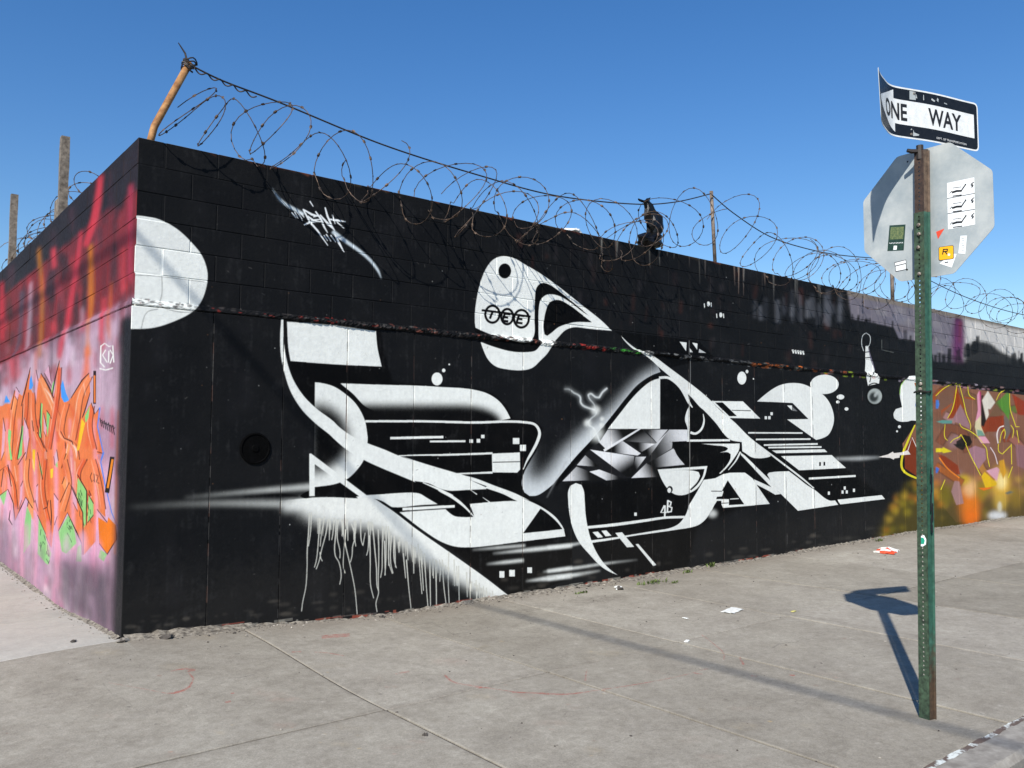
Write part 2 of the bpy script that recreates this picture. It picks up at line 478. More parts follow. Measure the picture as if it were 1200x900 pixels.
    for poly, p0, g0, p1, g1 in (
            (((430, 500), (640, 497), (420, 640), (370, 590)), (520, 500), 14, (430, 610), 225), (((640, 497), (668, 492), (535, 578), (408, 655), (398, 640)), (640, 500), 225, (420, 640), 232),
            (((670, 497), (780, 600), (590, 584), (535, 578)), (670, 505), 12, (690, 596), 120), (((690, 500), (852, 500), (775, 592)), (710, 498), 30, (790, 570), 205),
            (((580, 587), (777, 600), (735, 652), (700, 672), (650, 645)), (745, 610), 232, (640, 620), 12), (((857, 505), (720, 692), (660, 662), (775, 592)), (800, 590), 215, (700, 650), 12),
            (((860, 500), (990, 500), (990, 580), (885, 585), (880, 632), (720, 730), (740, 670)), (960, 520), 226, (770, 670), 40), (((535, 580), (662, 667), (640, 682), (408, 655)), (580, 640), 225, (470, 660), 12),
            (((305, 640), (617, 686), (600, 830), (560, 830)), (500, 670), 232, (540, 800), 16), (((625, 690), (700, 690), (595, 832)), (690, 695), 222, (620, 770), 16),
            (((272, 680), (372, 762), (212, 750)), (240, 745), 200, (330, 700), 16), (((210, 760), (300, 792), (422, 852), (110, 862)), (140, 860), 215, (300, 790), 20),
            (((300, 795), (370, 780), (545, 845), (420, 857)), (360, 800), 230, (510, 830), 20), (((595, 840), (702, 735), (790, 762), (790, 832)), (650, 840), 220, (740, 745), 20),
            (((705, 740), (890, 632), (980, 745), (780, 765)), (900, 680), 208, (750, 725), 20)):
        C.lin(D2(*poly), D2(p0)[0], g0, D2(p1)[0], g1)
    # bowl above
    C.fill(F3((52, 282), (660, 284), (640, 370), (560, 470), (470, 562), (400, 600), (330, 616), (350, 500), (170, 492), (90, 390)), K)
    C.line(F3((180, 272), (560, 268)), 2.6, W)
    C.fill(F3((305, 299), (645, 297), (640, 350), (600, 420), (540, 500), (478, 562), (465, 560), (530, 490), (563, 430), (566, 390), (540, 374), (470, 377), (530, 356), (543, 340), (520, 326), (420, 313)), W)
    C.line(F3((652, 370), (610, 450), (545, 530)), [2, 1.6, 0.6], W)
    # lower bowl
    C.fill(D3((780, 60), (950, 48), (1130, 35), (1110, 110), (1060, 190), (1000, 228), (950, 241), (900, 234), (850, 195), (808, 130)), W)
    C.fill(D3((870, 66), (1000, 62), (1110, 56), (1095, 110), (1060, 165), (1015, 207), (1008, 200), (1060, 145), (1078, 105), (1068, 78), (1030, 68)), K)
    C.ell(D3((866, 200))[0], 3.4, 4, K)
    C.ell(D3((862, 206))[0], 2.2, 3, W)
    # tusk and keel
    C.fill(D3((150, 270), (150, 215), (165, 175), (205, 155), (245, 168), (262, 210), (268, 280), (275, 380), (290, 470), (315, 560), (350, 640), (400, 715), (450, 765), (500, 802), (440, 777), (380, 738), (300, 655), (230, 572), (190, 490), (165, 400), (153, 320)), W)
    C.fill(D3((285, 458), (480, 437), (700, 408), (830, 390), (970, 385), (970, 402), (830, 407), (700, 427), (480, 458), (288, 476)), W)
    C.fill(D3((310, 558), (480, 536), (620, 513), (760, 490), (870, 470), (930, 440), (970, 390), (1000, 330), (1040, 260), (1100, 140), (1205, 122), (1205, 260), (1165, 330), (1125, 400), (1080, 442), (1040, 460), (900, 485), (740, 508), (600, 528), (450, 556), (320, 575)), W)
    C.ell(D3((1165, 370))[0], 6, 5, W, 0, 0.7, 3)
    for q in (((322, 500), (360, 495), (397, 535), (360, 540)), ((385, 490), (420, 487), (456, 525), (415, 530)), ((482, 505), (530, 500), (615, 603), (565, 607)), ((625, 585), (645, 583), (771, 730), (750, 738))):
        C.fill(D3(*q), W, smooth=False)
    C.rect(D3((625, 374))[0], 3, 3.8, W)
    for q in (((828, 312), (803, 362), (842, 362)), ((832, 312), (830, 398)), ((852, 275), (848, 362)), ((850, 278), (875, 290), (870, 312), (852, 316), (880, 328), (876, 355), (848, 360))):
        C.line(D3(*q), 1.9, W, smooth=False)
    # legs on the far side
    C.fill(F3((330, 616), (430, 602), (500, 566), (560, 553), (690, 552), (725, 577), (760, 605), (790, 650), (912, 828), (500, 862), (485, 830), (485, 800), (440, 800), (402, 880), (380, 905), (180, 905), (200, 840), (260, 740)), W, smooth=False)
    C.fill(F3((540, 620), (685, 830), (550, 838), (550, 785), (440, 785), (445, 765), (490, 760), (505, 715), (490, 712)), K, smooth=False)
    C.line(F3((560, 785), (637, 780)), 1, W)
    C.line(F3((395, 715), (490, 716)), 0.8, K)
    C.line(F3((485, 822), (548, 818)), 0.8, K)
    C.fill(F3((770, 610), (870, 655), (960, 700), (1010, 740), (960, 747), (900, 712), (790, 655)), W)
    C.fill(F3((655, 378), (690, 402), (990, 690), (980, 715), (935, 690), (655, 397)), W, smooth=False)
    C.fill(F3((890, 570), (905, 553), (960, 545)) + F4((180, 540), (260, 600), (330, 655), (400, 700), (535, 797), (585, 797), (612, 835), (260, 888), (115, 745), (60, 690)), W)
    # long diagonal
    C.fill(F2((210, 97), (280, 165), (380, 235), (480, 275), (620, 375), (800, 510), (960, 640), (1080, 760), (1200, 860)) + F3((720, 230), (850, 340), (922, 405), (905, 415), (780, 425), (740, 413), (700, 385), (668, 365), (664, 285), (560, 262), (430, 110), (325, 0)) + F2((900, 730), (820, 640), (740, 570), (650, 475), (540, 380), (440, 290), (330, 225), (240, 140)), W)
    C.line(F3((712, 232), (850, 338), (1000, 452), (1200, 606)) + F4((400, 690)), [0.8, 1.6, 2, 2, 1], W)
    for q in (((728, 152), (790, 160), (785, 235)), ((815, 205), (845, 245), (818, 245)), ((838, 160), (885, 168), (882, 222)), ((900, 215), (962, 252), (895, 248))):
        C.fill(F2(*q), W if q[0][1] < 170 else (190, 192, 190), smooth=False)
    C.line(F2((812, 140), (812, 520), (800, 900)) + F3((205, 200), (205, 600), (195, 880)), 0.9, (120, 120, 118), 0.7)
    # flag, planet, stripes
    C.fill(D5((150, 230), (322, 232), (418, 325), (248, 322)), W, smooth=False)
    C.fill(D5((172, 238), (213, 238), (290, 312), (248, 312)), K, smooth=False)
    C.line(D5((262, 280), (365, 283)), 0.8, K)
    C.fill(F5((228, 432), (300, 370), (380, 310), (460, 268), (560, 247), (680, 255), (770, 290), (880, 355), (940, 420), (980, 500), (1000, 600), (985, 690), (940, 770), (880, 802), (820, 818), (530, 612), (745, 608), (585, 447), (440, 440)), W)
    for x, y, a, b in ((905, 260, 142, 98), (1065, 387, 38, 25), (1038, 437, 18, 15), (1125, 507, 20, 17), (73, 197, 45, 65), (125, 132, 14, 18), (192, 205, 8, 8)):
        C.ell(F5((x, y))[0], a / 8.57, b / 8.57, W)
    for x, y in ((317, 595), (353, 595), (375, 555)):
        C.rect(F5((x, y))[0], 2.8, 3.6, W)
    C.fill(F5((530, 472), (580, 472), (580, 522)), W, smooth=False)
    C.fill(F5((582, 485), (635, 530), (585, 526)), (120, 122, 122), smooth=False)
    for a, b, w in (((720, 203), (300, 205), 1.7), ((790, 262), (370, 258), 1.9), ((860, 311), (432, 301), 2.0), ((900, 333), (465, 328), 2.0)):
        C.line(F3(a) + F4(b), w, W)
    C.fill(F3((930, 358)) + F4((490, 347), (517, 373)) + F3((972, 383)), W, smooth=False)
    C.fill(F4((110, 408), (555, 398), (605, 445), (680, 512), (270, 533)), W, smooth=False)
    for x, y in ((452, 477), (490, 475)):
        C.rect(F4((x, y))[0], 2, 4.4, K)
    C.line(F4((355, 605), (765, 582)), 2.4, W)
    for x, y in ((530, 733), (650, 723), (687, 722), (669, 688), (750, 708)):
        C.rect(F4((x, y))[0], 2.4, 3.8, W)
    C.fill(F4((605, 790), (995, 750), (1025, 785), (630, 832)), W, smooth=False)
    C.line(F4((580, 432), (800, 428), (980, 418)), [3, 5, 2], (205, 208, 206), 0.7, 2.4)
    # helmet
    C.fill(D1((105, 610), (103, 520), (115, 420), (140, 310), (180, 210), (225, 150), (270, 125), (320, 120), (380, 135), (450, 175), (560, 240), (700, 340), (850, 460), (1000, 580), (1065, 645), (1000, 640), (900, 630), (800, 620), (740, 640), (690, 690), (640, 750), (600, 810), (560, 850), (500, 905), (440, 922), (310, 915), (240, 895), (190, 850), (155, 780), (133, 715)), W)
    C.fill(D1((95, 618), (200, 665), (320, 705), (450, 728), (495, 715), (518, 680), (522, 560), (525, 420), (535, 345), (560, 315), (590, 308), (640, 328), (700, 370), (780, 435), (905, 540), (850, 505), (780, 450), (700, 402), (640, 388), (600, 395), (565, 430), (551, 500), (550, 600), (552, 700), (558, 745), (520, 785), (470, 795), (350, 790), (220, 755), (125, 720)), K)
    C.fill(D1((590, 560), (600, 510), (625, 450), (660, 430), (700, 430), (760, 460), (840, 520), (925, 585), (800, 585), (740, 600), (690, 620), (640, 660), (612, 680), (592, 670), (585, 620)), K)
    C.ell(D1((313, 224))[0], 7.5, 8.8, K)
    tee = ((226, 528, 58, 68), (330, 545, 50, 62), (430, 560, 60, 70))
    for x, y, a, b in tee:
        C.ell(D1((x, y))[0], a / 6, b / 6, K)
    for x, y, a, b in tee:
        C.ell(D1((x, y))[0], (a - 16) / 6, (b - 17) / 6, W)
    C.line(D1((150, 500), (300, 518), (330, 522), (495, 546)), 2.4, K, smooth=False)
    for q in (((228, 508), (208, 560)), ((312, 525), (297, 575)), ((300, 548), (338, 552)), ((296, 575), (338, 579)), ((312, 524), (352, 529)), ((412, 536), (396, 588)), ((400, 560), (438, 564)), ((394, 588), (438, 592)), ((412, 536), (452, 541))):
        C.line(D1(*q), 2.7, K, smooth=False)
    # signature
    tg = crop(310, 210, 7.5)
    C.line(tg((70, 75), (130, 165), (200, 225), (280, 270), (350, 310)), [0.6, 3.5, 4, 4], (215, 226, 230), 0.85, 1.1)
    C.line(tg((600, 455), (700, 530), (840, 630), (940, 720), (1000, 800), (1032, 875)), [5, 4.5, 4, 3.6, 3, 0.7], (210, 222, 228), 0.9, 0.8)
    for q in (((240, 290), (283, 342)), ((265, 285), (300, 345)), ((292, 285), (340, 362)), ((318, 290), (352, 335)), ((340, 260), (400, 370), (470, 450), (562, 582)), ((350, 400), (420, 370), (520, 372)), ((345, 265), (420, 310), (490, 325)),
              ((450, 280), (500, 350), (530, 420), (560, 470)), ((490, 310), (560, 390), (622, 447)), ((535, 245), (555, 320), (590, 400), (622, 450)), ((570, 350), (640, 360), (718, 372)), ((600, 310), (625, 392)), ((640, 375), (705, 430)),
              ((400, 190), (432, 240)), ((525, 490), (560, 540)), ((545, 480), (590, 545)), ((585, 488), (632, 552)), ((620, 480), (660, 560), (704, 640)), ((640, 500), (690, 540)), ((430, 330), (480, 320)), ((380, 320), (430, 360), (500, 350))):
        C.line(tg(*q), [1.6, 2.8, 1.0], (236, 240, 240), 1, 0.25, smooth=False)
    for x, y, t in ((826, 358, 0), (830, 356, 1), (834, 357, 0), (840, 370, 0), (844, 369, 1), (848, 370, 0)):
        C.line([(x, y - 2.6), (x + 0.4, y + 2.6)], 1.1, W)
        if t:
            C.ell((x + 1, y), 1.8, 2.8, W)
    for i in range(5):
        C.line([(929.5 + i * 3, 409.5 + i * 0.4), (930.5 + i * 3, 414 + i * 0.4)], 1.8, W, 0.95)
    C.line([(930, 411), (943, 412.5)], 1, W)
    for _ in range(70):
        x, y = rng.uniform(170, 1000), rng.uniform(300, 640)
        C.ell((x, y), rng.uniform(0.3, 0.8), rng.uniform(0.3, 0.8), rng.choice([W, (150, 150, 145), (130, 90, 60)]), 0, rng.uniform(0.3, 0.8))
    # painted microphone on its cord
    mi = crop(980, 380, 7.5)
    C.line(mi((245, 235), (228, 170), (240, 95), (268, 75), (298, 100), (302, 160), (285, 200)), 0.8, (190, 194, 192))
    C.fill(mi((262, 190), (288, 190), (300, 250), (330, 350), (355, 450), (378, 470), (372, 520), (275, 540), (258, 440), (262, 320)), W)
    for q in (((258, 245), (302, 240)), ((262, 295), (312, 290)), ((258, 415), (300, 465), (312, 440), (345, 415)), ((300, 470), (290, 510))):
        C.line(mi(*q), 1, K, smooth=False)
    C.line(mi((285, 200), (310, 300), (345, 400)), [0.8, 2, 1], (60, 50, 80), 0.8)
    C.ell(mi((332, 632))[0], 10.5, 11, K)
    C.ell(mi((335, 632))[0], 8.6, 9.2, (165, 172, 168), 0, 1, 0.5)
    C.ell(mi((325, 640))[0], 6.0, 6.5, (45, 50, 50), 0, 1, 1.6)
    C.ell(mi((345, 615))[0], 2.2, 4, (190, 196, 192), 0.5, 0.7, 1.2)
    for y in (525, 548):
        C.line(mi((280, y + 10), (330, y - 8), (380, y + 8)), 1.1, K)
    # grey patches and bare top beyond the black
    for _ in range(26):
        x = rng.uniform(885, 992)
        C.line([(x, 345 + rng.uniform(-8, 16)), (x + rng.uniform(-1, 2), 366 + rng.uniform(0, 18))], rng.uniform(3, 9), rng.choice([(84, 86, 94), (60, 62, 68), (100, 102, 108)]), rng.uniform(0.2, 0.6), 2.2)
    grey = [(993, 338), (1120, 366), (1120, 425), (1095, 424), (1092, 412), (1075, 400), (1054, 397), (1048, 384), (1026, 379), (998, 374), (996, 358)]
    C.fill(grey, (118, 113, 122), 1, 1.2, smooth=False)
    C.fill([(993, 338), (1200, 381), (1320, 404), (1320, 412), (1200, 391), (1090, 366), (994, 347)], (128, 118, 104), 0.75, 1.0)
    for _ in range(30):
        x = rng.uniform(1000, 1115)
        y = 345 + (x - 993) * 0.2 + rng.uniform(0, 45)
        C.fill([(x, y), (x + 14, y + 3), (x + 14, y + 12), (x, y + 9)], rng.choice([(100, 98, 112), (128, 126, 138), (142, 138, 140), (104, 94, 94)]), 0.4, 0.8, clip=grey)
    C.fill([(1128, 372), (1200, 387), (1330, 412), (1330, 470), (1200, 428), (1128, 424)], (206, 203, 198), 0.95, 3.0)
    C.line([(1124, 372), (1124, 398), (1122, 426)], [12, 18, 16], (104, 54, 96), 0.95, 5)
    C.line([(1126, 376), (1125, 402)], [5, 3], (120, 50, 62), 0.6, 2.0)
    C.fill([(1090, 425), (1130, 426), (1131, 405), (1145, 398), (1162, 402), (1172, 410), (1200, 422), (1330, 448), (1330, 480), (1200, 464), (1090, 450)], (24, 25, 28), 0.97, 2.6)
    for _ in range(70):
        x = rng.uniform(998, 1290)
        y = np.interp(x, [998, 1048, 1075, 1092, 1130, 1150, 1200, 1290], [372, 384, 400, 422, 408, 400, 422, 440])
        C.line([(x, y - rng.uniform(0, 9)), (x + rng.uniform(-1, 1), y + 12)], rng.uniform(1.5, 5), (24, 25, 28), rng.uniform(0.4, 0.95), 0.9)
    C.fill([(1098, 412), (1128, 418), (1128, 428), (1098, 424)], (28, 28, 32), 0.5, 1)
    C.fill([(1032, 396), (1034, 410), (1068, 415), (1068, 404)], (24, 25, 28), 0.9, 0.8)
    C.line([(1034, 398), (1034, 410), (1048, 413)], 0.8, (120, 124, 118), 0.5, smooth=False)
    # spattered ledge
    for _ in range(420):
        x = rng.uniform(150, 1195)
        y = 351.5 + (x - 153) * 0.1035 + rng.uniform(-3, 3)
        if x < 440:
            c = rng.choice([(60, 58, 58), (44, 40, 40), (120, 40, 36), (70, 66, 64)])
        elif x < 660:
            c = rng.choice([(66, 56, 52), (52, 50, 50), (120, 70, 60), (80, 78, 76)])
        elif x < 712:
            c = rng.choice([(170, 50, 46), (120, 50, 46), (60, 56, 56)])
        elif x < 752:
            c = rng.choice([(60, 150, 50), (50, 110, 46), (60, 62, 58)])
        elif x < 880:
            c = rng.choice([(86, 88, 90), (60, 62, 64), (120, 120, 118)])
        elif x < 955:
            c = rng.choice([(190, 100, 44), (150, 84, 50), (80, 80, 76)])
        elif x < 1050:
            c = rng.choice([(150, 170, 50), (180, 90, 50), (110, 84, 84), (90, 90, 84)])
        else:
            c = rng.choice([(170, 120, 130), (150, 140, 150), (180, 190, 60), (120, 96, 90)])
        C.ell((x, y), rng.uniform(0.8, 3.6), rng.uniform(0.5, 1.7), c, 0.1, rng.uniform(0.3, 0.9), 0.3)
    # panel seams: chipped paint
    for sx in (0.6, 1.19, 1.78, 2.47, 3.13, 3.79, 4.46, 5.08, 5.75, 6.44, 7.1, 7.8, 8.5, 9.2, 9.9, 10.6):
        c0 = int(sx * C.ppm)
        for _ in range(34):
            z = rng.uniform(0.0, 2.42)
            r0, h = int((3.8 - z) * C.ppm), int(rng.uniform(3, 30))
            col = lin_of(rng.choice([(70, 70, 70), (96, 94, 92), (60, 58, 58), (110, 80, 70), (40, 40, 42)])).astype(np.float32)
            C.img[r0:r0 + h, c0 - 1:c0 + 1] = C.img[r0:r0 + h, c0 - 1:c0 + 1] * 0.45 + col * 0.55
    # scuffs, scratches and specks on the dark coat
    for _ in range(520):
        x, y = rng.uniform(150, 1050), rng.uniform(200, 720)
        a, L = rng.uniform(0, 3.14), abs(rng.gauss(0, 2.2)) + 0.5
        C.line([(x, y), (x + L * math.cos(a), y + L * math.sin(a))], rng.uniform(0.3, 0.9), rng.choice([(92, 92, 92), (70, 70, 72), (120, 116, 110), (8, 8, 8), (14, 14, 14)]), rng.uniform(0.2, 0.6), 0.3)
    for _ in range(120):
        x = rng.uniform(150, 1050)
        y = np.interp(x, [143, 600, 1050], [742, 694, 626]) - abs(rng.gauss(0, 9))
        C.ell((x, y), rng.uniform(2, 9), rng.uniform(1, 3), rng.choice([(80, 76, 70), (60, 58, 54), (100, 94, 86)]), -0.1, rng.uniform(0.12, 0.4), 1.6)
    # ---- neighbouring piece beyond the black
    def soft(pts, w, c, a=0.7, b=3):
        C.line(pts, w, c, a, b)
    C.fill([(1060, 540), (1057, 520), (1072, 497), (1086, 450), (1200, 463), (1400, 488), (1400, 592), (1200, 604), (1120, 612), (1078, 562)], (132, 90, 70), smooth=False)
    for _ in range(46):
        x, y = rng.uniform(1085, 1300), rng.uniform(462, 575)
        soft([(x, y), (x + rng.uniform(-8, 8), y + rng.uniform(6, 22))], rng.uniform(4, 12), rng.choice([(140, 104, 100), (104, 66, 50), (132, 70, 44), (96, 80, 66), (150, 116, 116)]), rng.uniform(0.4, 0.8), 3)
    C.fill([(1150, 580), (1400, 540), (1400, 700), (1020, 700), (1030, 620), (1080, 560)], (78, 68, 24), 0.85, 6)
    OL = (112, 104, 22)
    for _ in range(260):
        x = rng.uniform(1034, 1310)
        y = np.interp(x, [1034, 1060, 1100, 1200, 1310], [606, 566, 560, 556, 548]) + abs(rng.gauss(0, 22))
        C.ell((x, y), rng.uniform(2, 6), rng.uniform(2, 6), rng.choice([OL, (160, 142, 34), (104, 94, 20), (190, 156, 44), (80, 70, 16), (208, 170, 60), (210, 130, 40)]), rng.uniform(0, 3), rng.uniform(0.3, 0.7), 4.2)
    for x, y, a, b, c, al in ((1136, 590, 13, 26, (226, 120, 26), 0.95), (1137, 606, 10, 12, (232, 112, 20), 0.9), (1136, 572, 9, 12, (234, 186, 130), 0.9), (1172, 566, 13, 22, (224, 176, 56), 0.95), (1173, 564, 7, 11, (246, 222, 150), 0.95), (1172, 588, 9, 12, (206, 170, 70), 0.8),
                              (1168, 604, 12, 6, (222, 222, 220), 0.95), (1171, 594, 3, 7, (210, 205, 180), 0.9), (1150, 575, 10, 12, (150, 124, 30), 0.8), (1108, 580, 8, 16, (120, 106, 26), 0.8), (1190, 582, 9, 16, (140, 112, 36), 0.8), (1129, 562, 9, 7, (206, 170, 40), 0.8)):
        C.ell((x, y), a, b, c, 0, al, min(a, b) * 0.6)
    for q, w, c in (([(1092, 470), (1104, 458), (1118, 462), (1126, 480)], 9, (152, 76, 34)), ([(1100, 520), (1112, 500), (1128, 508), (1134, 530)], 10, (128, 78, 56)), ([(1130, 462), (1144, 470), (1148, 492), (1138, 512)], 8, (120, 86, 60)), ([(1150, 505), (1162, 492), (1176, 498), (1180, 518)], 9, (146, 64, 34)),
                    ([(1096, 545), (1112, 556), (1128, 566)], 8, (164, 92, 44)), ([(1168, 470), (1180, 480), (1196, 478)], 9, (98, 112, 54)), ([(1184, 512), (1196, 524), (1204, 545)], 9, (156, 100, 84)), ([(1145, 535), (1152, 552), (1166, 560)], 8, (176, 122, 60)), ([(1106, 486), (1120, 494)], 9, (168, 126, 120)), ([(1205, 480), (1230, 500), (1250, 540)], 16, (150, 84, 44)),
                    ([(1240, 478), (1262, 510), (1300, 520)], 16, (104, 108, 56)), ([(1215, 545), (1240, 556), (1290, 550)], 14, (180, 130, 60)), ([(1290, 480), (1310, 510), (1330, 560)], 18, (140, 90, 84))):
        C.line(q, w + 2, (52, 30, 24), 0.7, 1.2)
        C.line(q, w, c, 0.95, 1.0)
    for q, c in ((((160, 340), (330, 210), (400, 230), (360, 420), (230, 500), (160, 500)), (120, 86, 68)), (((420, 250), (450, 440), (370, 600), (300, 610), (370, 420), (400, 240)), (146, 60, 22)),
                 (((450, 430), (560, 680), (560, 730), (380, 640), (360, 610)), (156, 118, 122)), (((480, 340), (600, 370), (650, 480), (620, 600), (560, 640), (500, 450)), (132, 92, 72)),
                 (((640, 330), (670, 270), (690, 330), (690, 690), (640, 640), (622, 640), (650, 500)), (222, 150, 172)), (((622, 640), (690, 560), (690, 690), (735, 800), (640, 810), (615, 700)), (214, 202, 160)),
                 (((640, 730), (700, 745), (740, 808), (645, 808)), (104, 148, 132)), (((640, 812), (740, 812), (800, 895), (690, 895)), (222, 160, 176)), (((668, 270), (692, 300), (686, 560), (675, 400)), (168, 24, 92)),
                 (((690, 330), (722, 330), (700, 400), (750, 620), (722, 705), (690, 680)), (20, 18, 18)), (((770, 275), (860, 415), (800, 500), (775, 490), (785, 560), (750, 630), (700, 390)), (222, 214, 198)),
                 (((990, 300), (1025, 310), (1025, 640), (880, 410)), (84, 138, 52)), (((760, 600), (960, 560), (960, 700), (880, 760), (740, 760)), (140, 56, 28)), (((870, 420), (960, 570), (780, 580)), (118, 88, 64)),
                 (((1050, 310), (1200, 400), (1200, 570), (1120, 560)), (148, 52, 28)), (((1030, 500), (1120, 560), (1100, 690)), (148, 100, 82)), (((1040, 640), (1100, 740), (1140, 895), (1120, 800)), (24, 22, 20)),
                 (((160, 640), (240, 620), (360, 625), (350, 665), (240, 665)), (92, 150, 140)), (((160, 385), (195, 385), (205, 440), (190, 490), (160, 490)), (64, 122, 200)), (((480, 790), (560, 810), (590, 880), (560, 930), (400, 930), (400, 870), (450, 840)), (20, 20, 16)),
                 (((960, 560), (1020, 620), (1040, 760), (980, 890), (960, 700)), (110, 100, 92)), (((490, 345), (600, 365), (640, 380), (600, 390), (500, 365)), (160, 74, 26)), (((220, 510), (360, 415), (350, 440), (240, 540), (236, 610)), (160, 78, 40)),
                 (((1200, 420), (1400, 470), (1400, 700), (1230, 640)), (120, 84, 76)), (((1240, 620), (1420, 760), (1400, 900), (1210, 860)), (150, 108, 112))):
        C.fill(G1(*q), c, 0.94, 0.7, smooth=False)
    for q, c in ((((360, 0), (520, 0), (500, 60), (470, 80), (400, 40)), (22, 22, 18)), (((180, 110), (280, 150), (420, 250), (450, 360), (400, 360), (250, 240)), (138, 54, 24)), (((160, 50), (240, 50), (245, 35), (355, 90), (245, 112), (240, 98), (160, 100)), (226, 206, 36)),
                 (((730, 325), (880, 460), (870, 490), (740, 520), (690, 380)), (224, 180, 26)), (((650, 515), (860, 505), (720, 550)), (226, 112, 30)), (((745, 315), (880, 270), (910, 300), (880, 440)), (218, 162, 176)),
                 (((380, 430), (440, 440), (490, 700), (400, 720), (340, 560)), (162, 124, 120)), (((160, 265), (205, 290), (180, 345), (160, 345)), (50, 110, 200)), (((540, 60), (620, 20), (740, 60), (750, 180), (660, 300), (590, 200)), (160, 118, 128)),
                 (((1090, 0), (1200, 20), (1200, 300), (1110, 260)), (140, 100, 104)), (((960, 575), (1030, 550), (1085, 565), (1000, 595)), (92, 104, 96)), (((900, 200), (960, 180), (990, 330), (950, 420), (910, 300)), (206, 150, 40))):
        C.fill(G2(*q), c, 0.94, 0.7, smooth=False)
    YE = (222, 208, 46)
    for q in (((410, 205), (380, 400), (350, 510), (300, 600)), ((440, 215), (480, 370), (520, 550), (570, 690), (565, 735)), ((535, 215), (555, 330), (620, 380)), ((440, 660), (460, 700), (560, 750), (640, 810), (710, 890)),
              ((270, 670), (270, 830), (300, 860)), ((330, 890), (370, 850), (440, 815), (455, 790), (490, 850), (520, 900)), ((870, 390), (910, 310), (970, 270)), ((1025, 310), (1035, 500), (1080, 640), (1100, 700), (1140, 700)), ((1040, 680), (1070, 730), (1060, 830)),
              ((910, 890), (930, 780), (965, 725), (975, 780), (960, 840)), ((160, 340), (250, 255), (340, 205)), ((1110, 740), (1135, 890))):
        C.line(G1(*q), [0.7, 1.0, 0.7], YE)
    for q in (((510, 0), (560, 120), (620, 240), (685, 370)), ((710, 0), (750, 50), (765, 150), (790, 270)), ((1045, 0), (1050, 240)), ((1060, 265), (1010, 400)), ((895, 0), (900, 90), (940, 120), (1040, 20)), ((270, 420), (220, 540))):
        C.line(G2(*q), 0.9, YE)
    C.line(G2((200, 160), (300, 290), (440, 400)), 1.6, (224, 124, 40))
    C.line(G1((890, 895), (880, 780), (910, 710), (960, 690)), 1.6, (222, 208, 200))
    C.line(G2((800, 40), (850, 120), (885, 240)), 1.2, (214, 196, 196))
    C.line(D6((358, 305), (325, 380), (303, 440), (303, 510), (380, 556)), [1.5, 2.4, 2.6, 2.6, 2.2], YE)
    C.fill(D6((347, 355), (312, 425), (311, 503), (378, 548), (379, 430)), (124, 52, 26), smooth=False)
    C.line(D6((326, 420), (345, 362), (378, 435)), 1.1, (232, 224, 216), smooth=False)
    C.fill(D6((190, 452), (235, 440), (258, 427), (262, 434), (300, 430), (325, 420), (338, 440), (290, 444), (288, 455), (265, 458), (262, 464), (245, 456)), (236, 228, 218), smooth=False)
    C.fill(E6((510, 480), (530, 330), (600, 220), (700, 160), (845, 155), (900, 300), (900, 900), (855, 960), (720, 940), (640, 960), (480, 950), (410, 900), (400, 820), (440, 740), (550, 705)), W)
    C.fill(E6((760, 280), (845, 280), (852, 560)), (188, 92, 34), smooth=False)
    C.ell(E6((820, 640))[0], 2.4, 5, (50, 84, 176), 0.3)
    C.line(E6((510, 480), (530, 330), (600, 220)), 0.9, (150, 205, 80), 0.8)
    for x, y, r in ((288, 313, 1.8), (277, 334, 1.2)):
        C.ell(D6((x, y))[0], r, r, W)
    # worn foot of the wall: unpainted red primer and grey cement
    for _ in range(260):
        u = rng.uniform(0.1, 12)
        zb = gz(u, 0) + rng.uniform(0.0, 0.035)
        r0, c0 = int((3.8 - zb) * C.ppm), int(u * C.ppm)
        w, h = int(rng.uniform(4, 46)), int(rng.uniform(2, 7))
        col = lin_of(rng.choice([(150, 70, 56), (120, 116, 108), (140, 136, 126), (96, 90, 84), (160, 84, 66), (60, 56, 52)])).astype(np.float32)
        C.img[r0:r0 + h, c0:c0 + w] = C.img[r0:r0 + h, c0:c0 + w] * 0.35 + col * 0.65
    C.grain = 0.02
    return C.to_image("main_mural")


